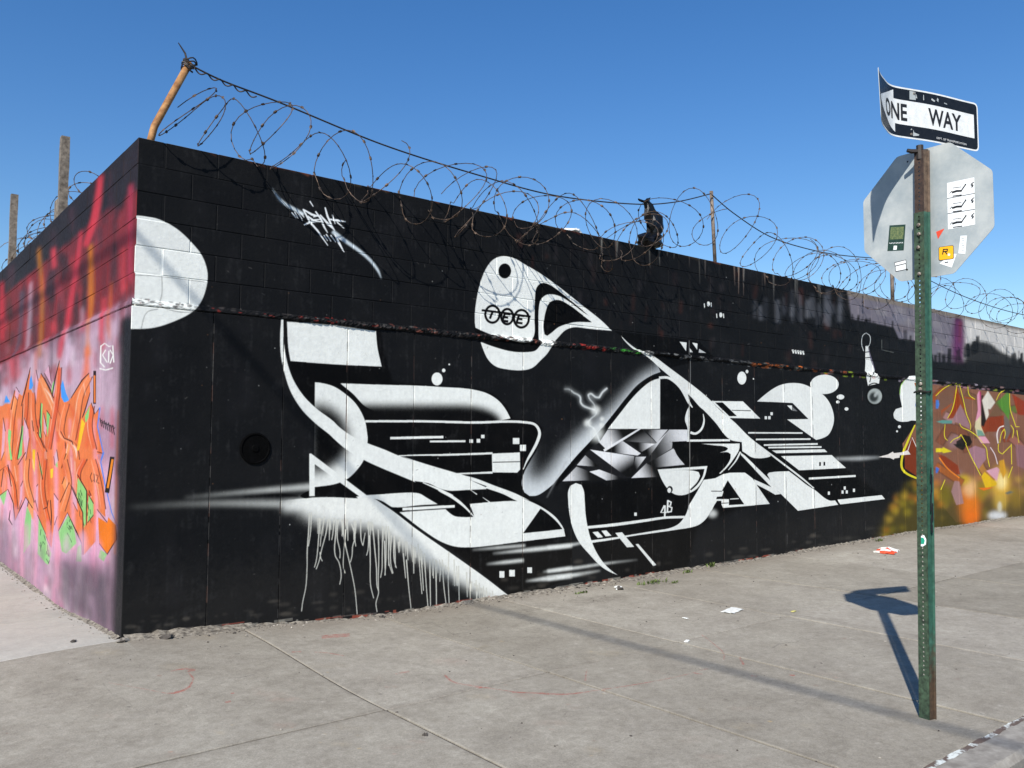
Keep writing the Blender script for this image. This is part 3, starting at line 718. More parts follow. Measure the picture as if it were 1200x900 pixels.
def paint_side():
    C = Canvas(0, SIDE_L, ZLOW, 3.8, 200, lambda x, y: tuple(side_pt(x, y, 0.0)[[1, 2]]), (178, 140, 160))
    H0, H1, H2 = crop(0, 300, 7.5), crop(0, 420, 7.5), crop(0, 530, 7.5)
    C.fill([(-40, 370), (0, 300), (172, 130), (172, 340), (0, 430), (-40, 452)], (124, 44, 50), 1, 3)

    def streaks(n, x0, x1, ya, yb, cols, amax=0.8, w=(2, 6), b=3.6):
        for _ in range(n):
            x = rng.uniform(x0, x1)
            top = ya(x)
            y0 = top + rng.uniform(0, 1) * (yb(x) - top)
            L = rng.uniform(0.12, 0.4) * (yb(x) - top)
            C.line([(x, y0), (x + rng.uniform(-1, 1), y0 + L)], rng.uniform(*w), rng.choice(cols), rng.uniform(0.3, amax), b)
    top = lambda x: 322 - 0.994 * x
    mid = lambda x: 432 - 0.526 * x
    bot = lambda x: 656 + 0.64 * x
    C.fill([(-40, 466), (0, 440), (60, 410), (150, 368), (158, 480), (0, 520), (-40, 520)], (196, 166, 184), 0.9, 5)
    C.fill([(-40, 540), (0, 540), (150, 540), (148, 690), (0, 625), (-40, 610)], (222, 172, 198), 0.9, 7)
    streaks(130, -30, 155, top, mid, [(186, 56, 66), (128, 46, 54), (60, 42, 48), (206, 66, 76), (84, 46, 54), (52, 42, 48), (150, 60, 72)], 0.85, (3, 9))
    streaks(90, -30, 140, mid, lambda x: 490, [(206, 180, 196), (180, 146, 166), (222, 204, 216), (140, 104, 122), (230, 216, 226), (104, 84, 96), (206, 96, 110)], 0.85)
    streaks(150, -30, 142, lambda x: 560, bot, [(226, 170, 190), (230, 146, 174), (206, 176, 188), (168, 146, 156), (236, 214, 222), (120, 108, 114), (210, 186, 196)], 0.8, (3, 8))
    # black sprayed along the top and down from it
    C.fill([(-40, 345), (0, 300), (60, 245), (172, 130), (172, 225), (152, 226), (142, 250), (126, 246), (112, 258), (60, 302), (0, 350), (-40, 380)], (42, 37, 41), 1, 4)
    streaks(60, 10, 158, top, lambda x: mid(x) - 30, [(44, 38, 42), (56, 44, 50), (70, 46, 54)], 0.85, (4, 10))
    streaks(70, -20, 148, lambda x: mid(x) - 26, lambda x: mid(x) + 46, [(150, 52, 62), (110, 52, 62), (196, 72, 86), (70, 52, 60), (170, 96, 112), (206, 178, 196)], 0.8, (3, 8))
    for pts, w, c in (([(45, 290), (49, 340), (48, 420)], 5, (196, 122, 36)), ([(106, 285), (107, 345), (105, 395), (106, 418)], [6, 8, 4, 9], (214, 122, 34)), ([(130, 330), (129, 380), (131, 400)], [3, 5, 4], (214, 104, 40)),
                      ([(118, 205), (112, 250), (100, 290)], [8, 10, 8], (214, 62, 76)), ([(95, 270), (90, 310), (82, 360), (72, 420)], [6, 7, 8, 5], (206, 60, 76)), ([(62, 290), (64, 315)], 7, (226, 70, 84)), ([(122, 360), (120, 400)], 5, (220, 70, 88)),
                      ([(153, 215), (152, 330)], 7, (176, 58, 82)), ([(26, 340), (22, 400), (16, 420)], [6, 5, 4], (84, 80, 96)), ([(36, 330), (35, 370), (32, 410)], 4, (192, 180, 198)), ([(10, 330), (11, 400), (10, 420)], 2.6, (90, 54, 20)),
                      ([(2, 330), (3, 400)], 6, (200, 46, 60)), ([(83, 395), (80, 430)], 4, (214, 190, 214)), ([(73, 395), (70, 420)], 3, (226, 96, 120)), ([(44, 410), (43, 450)], 3, (232, 110, 50)), ([(104, 405), (103, 440), (96, 465)], [6, 9, 6], (234, 112, 60))):
        C.line(pts, w, c, 0.8, 3.2)
    # letters
    OR = (230, 122, 70)
    C.fill(H1((-400, 560), (-100, 420), (30, 420), (60, 400), (100, 400), (140, 280), (210, 330), (280, 80), (275, 250), (320, 350), (370, 130), (440, 250), (490, 350), (540, 20), (545, 250), (560, 350), (600, 387), (640, 350), (740, 190), (800, 130), (810, 300), (760, 470), (740, 520), (820, 390), (850, 490), (890, 440), (870, 600), (920, 830)) +
           H2((870, 20), (930, 250), (945, 570), (870, 500), (860, 780), (755, 900), (740, 900), (735, 790), (690, 700), (610, 530), (530, 690), (500, 560), (470, 840), (340, 550), (300, 490), (240, 395), (200, 480), (145, 600), (130, 450), (80, 330), (10, 380), (-120, 420), (-400, 330)), OR, smooth=False)
    for _ in range(70):
        x, y = rng.uniform(0, 125), rng.uniform(480, 600)
        C.line([(x, y), (x + rng.uniform(-4, 4), y + rng.uniform(10, 40))], rng.uniform(2, 6), rng.choice([(240, 132, 60), (226, 92, 52), (244, 150, 84), (214, 76, 50), (236, 120, 96)]), rng.uniform(0.3, 0.7), 2)
    for x in (12, 27, 43, 68, 87, 115):
        C.line([(x - 3, 490), (x, 560), (x + 1, 640), (x, 690)], [3, 5, 5, 4], (240, 166, 190), 0.85, 3.0)
    for x, y0, y1 in ((53, 485, 540), (90, 540, 580), (30, 500, 540), (55, 525, 545), (14, 480, 492), (38, 480, 530)):
        C.line([(x, y0), (x + 1, y1)], [1, 2.4, 0.6], (250, 236, 226), 0.85, 0.9)
    for _ in range(9):
        x, y = rng.uniform(2, 118), rng.uniform(478, 592)
        L, w, tl = rng.uniform(16, 40), rng.uniform(3.5, 8), rng.uniform(-0.28, 0.28)
        q = [(x, y - L / 2), (x + w / 2 + tl * 6, y - L * 0.1), (x + tl * L, y + L / 2), (x - w / 2 + tl * 4, y + L * 0.05)]
        C.fill(q, rng.choice([(240, 136, 66), (224, 96, 48), (238, 124, 84), (246, 158, 96), (206, 78, 48), (234, 140, 120)]), 0.9, smooth=False)
        e = rng.randrange(4)
        C.line([q[e], q[(e + 1) % 4]], 1.2, (70, 26, 26), 0.85)
        if rng.random() < 0.4:
            C.line([q[(e + 1) % 4], q[(e + 2) % 4]], 1.0, (250, 226, 210), 0.8, 0.4)
    for f, q, w, c in ((H1, ((150, 340), (120, 520), (100, 760), (90, 900)), 6, (238, 138, 78)), (H1, ((240, 300), (230, 500), (190, 700), (150, 890)), 7, (224, 104, 56)), (H1, ((370, 170), (440, 340), (520, 520), (540, 640)), 9, (240, 146, 92)), (H1, ((300, 300), (300, 480), (330, 660), (400, 820)), 7, (232, 112, 60)),
                       (H1, ((535, 80), (520, 300), (480, 560), (440, 800)), 7, (222, 92, 50)), (H1, ((800, 160), (720, 330), (690, 520), (650, 720)), 9, (242, 138, 88)), (H1, ((600, 400), (560, 560), (560, 680), (660, 760), (690, 890)), 8, (236, 126, 76)), (H1, ((820, 420), (800, 600), (840, 800)), 8, (230, 104, 58)),
                       (H2, ((60, 130), (120, 260), (150, 500)), 6, (226, 98, 48)), (H2, ((250, 60), (240, 240), (290, 440)), 7, (240, 140, 84)), (H2, ((400, 60), (380, 320), (440, 640)), 7, (228, 100, 50)), (H2, ((580, 60), (620, 280), (560, 520)), 8, (240, 134, 80)), (H2, ((760, 60), (700, 200), (760, 420)), 7, (224, 92, 52)), (H2, ((830, 60), (880, 260), (920, 500)), 8, (238, 126, 78))):
        P_ = f(*q)
        C.line([(x + w * 0.45, y) for x, y in P_], 1.5, (70, 26, 26), 0.85)
        C.line(P_, w * 0.85, c, 0.9, 0.7)
        C.line([(x - w * 0.22, y) for x, y in P_], [0.6, 1.6, 0.6], (250, 206, 176), 0.6, 0.6)
    GR = (138, 206, 122)
    for q in (((370, 390), (385, 400), (375, 700), (355, 690), (360, 560)), ((420, 470), (450, 490), (430, 690), (420, 600)), ((805, 420), (795, 520), (770, 567), (763, 510)), ((480, 220), (500, 180), (480, 330), (465, 300)), ((85, 620), (110, 640), (100, 760), (120, 890), (100, 890), (80, 700)), ((200, 600), (220, 590), (205, 850), (170, 890))):
        C.fill(H1(*q), GR, smooth=False)
    for q in (((700, 220), (780, 340), (775, 620), (755, 670), (740, 530), (690, 380)), ((795, 370), (840, 450), (840, 560), (785, 620)), ((615, 550), (660, 620), (680, 720), (690, 800), (600, 890), (560, 870), (530, 700)), ((350, 560), (470, 890), (440, 990), (400, 960), (340, 890)), ((520, 0), (525, 140), (505, 120), (505, 0)), ((355, 60), (385, 180), (380, 240), (355, 120)),
              ((250, 470), (290, 560), (280, 800), (220, 890), (225, 650)), ((700, 830), (735, 800), (735, 960), (680, 960)), ((900, 850), (960, 895), (930, 960), (880, 920)), ((10, 380), (75, 330), (45, 470))):
        C.fill(H2(*q), GR, 0.92, 0.4, smooth=False)
    for _ in range(40):
        x, y = rng.choice([(97, 580), (107, 594), (82, 622), (50, 628), (98, 600), (84, 610), (58, 645)])
        x, y = x + rng.uniform(-3, 3), y + rng.uniform(-8, 12)
        C.line([(x, y), (x + rng.uniform(-2, 3), y + rng.uniform(3, 8))], 0.9, (30, 60, 40), 0.75)
    for q, c in ((H1((735, 530), (765, 570), (710, 810), (690, 810)), (244, 192, 40)), (H1((300, 800), (325, 800), (318, 1000), (300, 960)), (244, 192, 40)), (H2((460, 150), (485, 140), (480, 220), (462, 230)), (248, 200, 50)),
                 (H1((290, 150), (305, 240), (290, 270), (268, 275), (275, 180)), (70, 150, 235)), (H1((50, 390), (65, 320), (100, 385)), (70, 150, 235)), (H1((570, 190), (595, 300), (625, 370), (580, 387), (555, 340), (552, 240)), (70, 150, 235)),
                 (H2((880, 570), (960, 620), (970, 570), (1035, 640), (1045, 760), (960, 890), (890, 800)), (240, 124, 30))):
        C.fill(q, c, smooth=False)
    for f, q in ((H1, ((440, 250), (500, 360), (520, 470), (470, 540))), (H1, ((540, 400), (530, 600), (560, 660))), (H1, ((600, 390), (640, 430), (690, 560), (700, 800))), (H1, ((250, 430), (270, 640), (330, 820))), (H1, ((90, 430), (130, 560), (140, 760))), (H2, ((560, 40), (590, 160), (600, 260))), (H2, ((420, 60), (440, 260), (450, 420)))):
        C.line(f(*q), [3, 6, 3], (206, 72, 40), 0.6, 2.6)
    for f, q in ((H1, ((400, 260), (460, 340), (490, 400))), (H1, ((640, 740), (680, 790), (690, 880))), (H1, ((230, 520), (245, 640), (260, 760))), (H1, ((750, 220), (770, 330))), (H2, ((880, 60), (920, 200))), (H2, ((300, 60), (320, 200))), (H2, ((640, 40), (650, 180))), (H2, ((140, 120), (160, 260)))):
        C.line(f(*q), [1, 2.8, 0.8], (252, 226, 206), 0.85, 0.8)
    for f, q in ((H1, ((150, 250), (185, 300), (165, 370), (140, 330))), (H1, ((330, 100), (350, 200), (330, 400), (318, 300))), (H1, ((400, 130), (470, 260), (460, 200), (440, 60))), (H1, ((225, 520), (262, 620), (270, 700), (240, 900), (215, 700))), (H1, ((515, 800), (530, 900), (500, 940), (490, 860))),
                 (H1, ((40, 520), (60, 640), (50, 820), (20, 900))), (H1, ((395, 480), (420, 600), (415, 690), (395, 640))), (H2, ((490, 360), (530, 420), (520, 560), (495, 640))), (H2, ((195, 300), (215, 250), (205, 420), (180, 500))), (H2, ((330, 300), (345, 280), (345, 520), (320, 420))), (H2, ((650, 300), (690, 380), (700, 520), (660, 440)))):
        C.fill(f(*q), (226, 172, 194), 0.85, 0.5, smooth=False)
        C.line(f(q[0], q[1]), 1.0, (60, 26, 30), 0.8)
        C.line(f(q[2], q[3]), 0.9, (60, 26, 30), 0.7)
    # outlines
    OUT = (46, 20, 24)
    for f, q in ((H1, ((370, 130), (440, 250), (490, 350))), (H1, ((540, 20), (500, 180), (475, 330))), (H1, ((280, 80), (240, 260), (200, 420))), (H1, ((640, 350), (740, 190), (800, 130))), (H1, ((810, 300), (760, 470), (740, 520))), (H1, ((550, 640), (580, 700), (650, 730), (660, 760))),
                 (H1, ((340, 650), (400, 790))), (H1, ((420, 455), (470, 530))), (H1, ((370, 390), (360, 560), (375, 700))), (H1, ((820, 390), (850, 490), (890, 440))), (H1, ((215, 400), (205, 640), (165, 890))), (H1, ((140, 280), (110, 450))), (H1, ((295, 545), (310, 640))), (H1, ((870, 820), (920, 835))),
                 (H2, ((10, 380), (80, 325), (130, 450), (145, 600), (200, 480), (240, 395), (300, 490))), (H2, ((340, 550), (460, 830), (470, 560), (460, 420))), (H2, ((530, 690), (610, 530), (690, 700), (735, 800), (740, 900))), (H2, ((545, 440), (625, 265), (690, 400), (745, 530), (750, 900))), (H2, ((697, 195), (780, 340), (775, 640))), (H2, ((795, 370), (840, 450))),
                 (H2, ((390, 500), (430, 480), (440, 420))), (H2, ((870, 500), (960, 615))), (H2, ((1035, 640), (1045, 760), (960, 895), (890, 800))), (H2, ((785, 620), (840, 550))), (H2, ((0, 170), (80, 110), (110, 300))), (H2, ((170, 110), (240, 0))), (H2, ((340, 0), (385, 240))), (H2, ((100, 510), (90, 590), (120, 640)))):
        C.line(f(*q), [0.8, 1.5, 1.0], OUT, 0.95, smooth=False)
    C.line(H1((895, 430), (875, 600), (925, 830), (905, 890)), 1.5, (80, 130, 226), 0.9, smooth=False)
    C.line(H2((930, 0), (903, 85), (940, 280), (1000, 530), (1080, 720)), [1.7, 1.5, 0.9], (80, 130, 226), 0.9, smooth=False)
    C.line(H2((1005, 40), (985, 190), (958, 355)), 5.4, (30, 22, 22), 1, smooth=False)
    C.line(H2((1008, 60), (985, 200), (964, 315)), 2.6, (240, 140, 36), 1, smooth=False)
    C.line(H1((850, 110), (848, 400)), 3.4, OUT, 1)
    C.line(H1((848, 150), (850, 390)), 2.0, (230, 124, 50), 1)
    # pale spray drifting up over the feet of the letters
    for _ in range(46):
        x = rng.uniform(-10, 128)
        y = rng.uniform(585, 650) + 0.25 * x
        C.line([(x, y), (x + rng.uniform(-1, 1), y + rng.uniform(20, 46))], rng.uniform(3, 8), rng.choice([(222, 178, 206), (206, 158, 190), (228, 150, 186), (180, 150, 172)]), rng.uniform(0.3, 0.7), 3.4)
    # tags
    t = crop(0, 365, 4)
    for q in (((482, 160), (480, 240), (500, 262)), ((480, 165), (500, 150), (520, 165), (538, 160), (543, 240)), ((505, 180), (490, 205), (512, 240)), ((520, 185), (518, 240)), ((525, 180), (540, 205), (525, 245)), ((475, 268), (505, 275), (540, 265))):
        C.line(t(*q), 1.5, (246, 246, 240), 1, 0.2, smooth=False)
    for i in range(7):
        C.line([(119.5 + i * 2.5, 490 + i * 1.3 + 2 * (i % 2)), (121.5 + i * 2.5, 500 + i * 1.6)], 1.1, (36, 30, 36), 0.95)
        C.line([(119.5 + i * 2.5, 494 + i * 1.5), (122.5 + i * 2.5, 492 + i * 1.5)], 1.0, (36, 30, 36), 0.95)
    C.line([(120, 495), (136, 500)], 0.9, (40, 34, 40), 0.9)
    for q in (((440, 755), (432, 775), (440, 800), (448, 790)), ((450, 760), (452, 800)), ((457, 765), (470, 770), (460, 800), (475, 805))):
        C.line(t(*q), 0.9, (40, 28, 34), 0.9, smooth=False)
    # black haze down the corner, grey foot
    C.line([(160, 370), (156, 560), (150, 770)], 36, (36, 34, 38), 1, 7)
    C.line([(141, 480), (139, 560), (137, 650)], [2, 4, 3], (190, 100, 60), 0.7, 1.5)
    C.fill([(70, 650), (145, 660), (145, 760), (70, 712)], (84, 74, 86), 0.85, 14)
    C.fill([(-40, 590), (16, 610), (24, 690), (-40, 640)], (120, 104, 118), 0.6, 5)
    streaks(40, 40, 145, lambda x: 640, bot, [(70, 64, 74), (100, 88, 100), (180, 150, 170)], 0.5, (2, 6))
    C.line([(160, 370), (158, 470), (155, 560)], 34, (36, 34, 38), 1, 6)
    C.line([(156, 540), (153, 650), (149, 775)], 34, (38, 36, 40), 1, 6)
    C.gain, C.grain = 0.8, 0.05
    return C.to_image("side_mural")


def paint_ground():
    """colour marks on the pavement: alpha kept as a second image"""
    class G(Canvas):
        pass
    hit = lambda x, y: (lambda p: (p[0], p[1]))(ground_pt(x, y))
    C = G(-2, 10, -5, 0.2, 150, hit, (0, 0, 0))
    M = G(-2, 10, -5, 0.2, 150, hit, (0, 0, 0))

    def st(pts, w, c, a=0.9, b=0.0):
        C.line(pts, [x + 1.5 for x in w] if isinstance(w, list) else w + 1.5, c, 1, 0)
        M.line(pts, w, (255, 255, 255), a, b)
    g0, g5, g3, g8 = crop(0, 640, 3), crop(300, 640, 3), crop(600, 640, 3), crop(1040, 820, 7.5)
    for _ in range(120):                       # gum and tar spots
        x, y = rng.uniform(0, 1190), rng.uniform(740, 895)
        r = rng.uniform(0.6, 2.2)
        c = rng.choice([(70, 66, 62), (88, 80, 74), (120, 84, 70), (190, 184, 172)])
        C.ell((x, y), r * 2.6 + 1.5, r + 1.2, c)
        M.ell((x, y), r * 1.8, r * 0.6, (255, 255, 255), 0, rng.uniform(0.4, 0.9), 0.3)
    for _ in range(60):
        x, y = rng.uniform(0, 1190), rng.uniform(740, 895)
        c = rng.choice([(170, 150, 110), (160, 128, 112), (188, 182, 170)])
        C.ell((x, y), 42, 10, c)
        M.ell((x, y), rng.uniform(6, 26), rng.uniform(2, 5), (255, 255, 255), 0, rng.uniform(0.1, 0.3), 3)
    DK = (104, 96, 86)
    for q, w, a in (([(140, 905), (300, 868), (640, 787), (700, 775)], [6, 7, 6, 4], 0.5), ([(700, 775), (840, 742), (983, 710), (1200, 658)], [3, 3, 4, 4], 0.4), ([(302, 750), (447, 832), (580, 900)], [4, 5, 6], 0.3), ([(637, 787), (800, 838), (987, 898)], [3, 4, 4], 0.25), ([(790, 700), (967, 727), (1100, 750)], [3, 3, 2], 0.35), ([(900, 683), (993, 693), (1093, 708), (1200, 724)], [2, 3, 3, 3], 0.4), ([(1000, 640), (1093, 648), (1190, 658)], [2, 2, 2], 0.4)):
        st(q, w, DK, a, 1.2)
    def crack(x, y, n, dx, dy):
        q = [(x, y)]
        for _ in range(n):
            x, y = x + dx * rng.uniform(0.3, 1.6), y + dy * rng.uniform(-0.6, 1.6)
            q.append((x, y))
        C.line(q, 3, (84, 76, 68), 1, 0)
        M.line(q, [0.9, 0.6, 0.3], (255, 255, 255), 0.9, 0, smooth=False)
    for a in ((470, 730, 9, 12, 5), (905, 760, 8, 10, -4), (120, 800, 7, 9, 6), (720, 870, 9, 11, -3), (980, 830, 7, 9, 4), (300, 790, 6, -10, 5)):
        crack(*a)
    for _ in range(46):
        x, y = rng.uniform(560, 800), 0
        y = np.interp(x, [560, 800], [722, 676]) + abs(rng.gauss(0, 7))
        C.ell((x, y), 40, 9, (92, 84, 74))
        M.ell((x, y), rng.uniform(6, 22), rng.uniform(1.5, 4), (255, 255, 255), -0.15, rng.uniform(0.2, 0.6), 2)
    RD = (150, 62, 50)
    for q, w in ((((600, 440), (640, 432), (690, 435), (660, 440), (680, 465), (665, 495), (620, 515), (585, 518)), [0.7, 2, 1.4, 2.6, 2.4, 1.2]), (((585, 518), (520, 505), (380, 480)), [0.9, 0.5]), (((790, 550), (812, 545)), 2), (((810, 518), (825, 516)), 1.6)):
        st(g0(*q), w, RD)
    for q, w in ((((662, 452), (690, 475), (760, 490), (850, 505), (950, 517), (1100, 520), (1190, 508)), [2.4, 1.6, 0.9, 0.8, 1.3]), (((125, 372), (160, 370)), 1.6), (((205, 372), (250, 375), (310, 385)), [1.6, 0.9]), (((490, 448), (540, 440)), 1.6), (((1160, 440), (1160, 475)), 1.2), (((230, 320), (330, 312)), 4)):
        st(g5(*q), w, RD, 0.75)
    for q, w in ((((0, 515), (80, 517), (180, 522), (300, 508), (450, 485), (600, 455), (690, 430)), [1, 2, 1.2, 0.8, 0.5]), (((265, 435), (255, 475)), 1.2), (((665, 310), (710, 345), (745, 380), (745, 400)), [0.7, 1.2, 1.6]), (((800, 390), (815, 418)), 2.6), (((840, 455), (862, 457)), 2.4), (((975, 453), (995, 454)), 1.6), (((640, 447), (670, 450)), 1.4)):
        st(g3(*q), w, RD, 0.8)
    return C.to_image("pavement_marks"), M.to_image("pavement_mark_mask")


IMG_MAIN, IMG_SIDE = paint_main(), paint_side()
IMG_MARKS, IMG_MARKMASK = paint_ground()


# ------------------------------------------------------------------ materials
def new_mat(name, rough=0.7, color=None, metallic=0.0, spec=0.4):
    m = bpy.data.materials.new(name)
    m.use_nodes = True
    b = m.node_tree.nodes["Principled BSDF"]
    b.inputs["Roughness"].default_value = rough
    b.inputs["Metallic"].default_value = metallic
    b.inputs["Specular IOR Level"].default_value = spec
    if color is not None:
        b.inputs["Base Color"].default_value = (*lin_of(color), 1)
    return m, m.node_tree.nodes, m.node_tree.links, b


def add_noise(nt, scale, detail=6, rough=0.6, vec=None):
    n = nt.nodes.new("ShaderNodeTexNoise")
    n.inputs["Scale"].default_value = scale
    n.inputs["Detail"].default_value = detail
    n.inputs["Roughness"].default_value = rough
    if vec is not None:
        nt.links.new(vec, n.inputs["Vector"])
    return n.outputs["Fac"]


def ramp(nt, fac, stops):
    r = nt.nodes.new("ShaderNodeValToRGB")
    els = r.color_ramp.elements
    while len(els) < len(stops):
        els.new(0.5)
    for e, (p, c) in zip(els, stops):
        e.position = p
        e.color = (*lin_of(c), 1) if len(c) == 3 else c
    nt.links.new(fac, r.inputs[0])
    return r.outputs[0]


def mixc(nt, fac, a, b, mode='MIX'):
    m = nt.nodes.new("ShaderNodeMix")
    m.data_type = 'RGBA'
    m.blend_type = mode
    for s, v in ((m.inputs[0], fac), (m.inputs[6], a), (m.inputs[7], b)):
        if hasattr(v, "links"):
            nt.links.new(v, s)
        elif isinstance(v, (int, float)):
            s.default_value = v
        else:
            s.default_value = (*lin_of(v), 1)
    return m.outputs[2]


def math_n(nt, op, a, b=0.0, c=0.0):
    m = nt.nodes.new("ShaderNodeMath")
    m.operation = op
    for s, v in zip(m.inputs, (a, b, c)):
        if hasattr(v, "links"):
            nt.links.new(v, s)
        else:
            s.default_value = v
    return m.outputs[0]


def bump(nt, bsdf, h, strength, dist):
    b = nt.nodes.new("ShaderNodeBump")
    b.inputs["Strength"].default_value = strength
    b.inputs["Distance"].default_value = dist
    nt.links.new(h, b.inputs["Height"])
    nt.links.new(b.outputs[0], bsdf.inputs["Normal"])


def world_pos(nt):
    g = nt.nodes.new("ShaderNodeNewGeometry")
    return g.outputs["Position"], g.outputs["True Normal"]


def mural_material():
    m, N, L, b = new_mat("mural_paint", 0.6, spec=0.07)
    nt = m.node_tree
    pos, nor = world_pos(nt)
    sp = N.new("ShaderNodeSeparateXYZ")
    L.new(pos, sp.inputs[0])
    sn = N.new("ShaderNodeSeparateXYZ")
    L.new(nor, sn.inputs[0])
    v = math_n(nt, 'MULTIPLY_ADD', sp.outputs[2], 1 / (3.8 - ZLOW), -ZLOW / (3.8 - ZLOW))
    cols = []
    for img, ax, ln in ((IMG_MAIN, 0, WALL_L), (IMG_SIDE, 1, SIDE_L)):
        cv = N.new("ShaderNodeCombineXYZ")
        L.new(math_n(nt, 'MULTIPLY', sp.outputs[ax], 1 / ln), cv.inputs[0])
        L.new(v, cv.inputs[1])
        t = N.new("ShaderNodeTexImage")
        t.image = img
        t.extension = 'EXTEND'
        t.interpolation = 'Cubic'
        L.new(cv.outputs[0], t.inputs[0])
        cols.append(t.outputs[0])
    facing = math_n(nt, 'GREATER_THAN', math_n(nt, 'ABSOLUTE', sn.outputs[0]), math_n(nt, 'ABSOLUTE', sn.outputs[1]))
    facing = math_n(nt, 'MAXIMUM', facing, math_n(nt, 'GREATER_THAN', sp.outputs[1], 0.03))
    is_side = math_n(nt, 'MULTIPLY', facing, math_n(nt, 'LESS_THAN', sp.outputs[0], 0.012))
    c = mixc(nt, is_side, cols[0], cols[1])
    up = math_n(nt, 'MULTIPLY', math_n(nt, 'GREATER_THAN', sn.outputs[2], 0.6), math_n(nt, 'GREATER_THAN', sp.outputs[2], WALL_TOP - 0.004))
    c = mixc(nt, up, c, (112, 104, 94))
    fine = add_noise(nt, 260, 3, 0.7, pos)
    mid = add_noise(nt, 26, 6, 0.65, pos)
    big = add_noise(nt, 2.2, 5, 0.6, pos)
    # dust, chips and rolled-paint mottling
    c = mixc(nt, 1.0, c, ramp(nt, mid, [(0.3, (240, 240, 240)), (0.7, (255, 255, 255))]), 'MULTIPLY')
    c = mixc(nt, math_n(nt, 'MULTIPLY', ramp(nt, big, [(0.42, (0, 0, 0, 1)), (0.8, (1, 1, 1, 1))]), 0.012), c, (150, 144, 136))
    chips = ramp(nt, add_noise(nt, 60, 4, 0.8, pos), [(0.765, (0, 0, 0, 1)), (0.785, (1, 1, 1, 1))])
    c = mixc(nt, math_n(nt, 'MULTIPLY', chips, 0.5), c, (104, 98, 92))
    low = ramp(nt, math_n(nt, 'ADD', sp.outputs[2], math_n(nt, 'MULTIPLY', mid, -0.5)), [(0.0, (1, 1, 1, 1)), (0.32, (0, 0, 0, 1))])
    c = mixc(nt, math_n(nt, 'MULTIPLY', low, 0.018), c, (150, 142, 130))
    info = N.new("ShaderNodeObjectInfo")
    c = mixc(nt, 1.0, c, ramp(nt, info.outputs["Random"], [(0.0, (240, 240, 241)), (1.0, (255, 255, 255))]), 'MULTIPLY')
    L.new(c, b.inputs["Base Color"])
    L.new(ramp(nt, mid, [(0.3, (0.5, 0.5, 0.5, 1)), (0.75, (0.75, 0.75, 0.75, 1))]), b.inputs["Roughness"])
    h = math_n(nt, 'ADD', math_n(nt, 'MULTIPLY', fine, 0.5), math_n(nt, 'MULTIPLY', mid, 1.0))
    bump(nt, b, h, 0.45, 0.006)
    return m


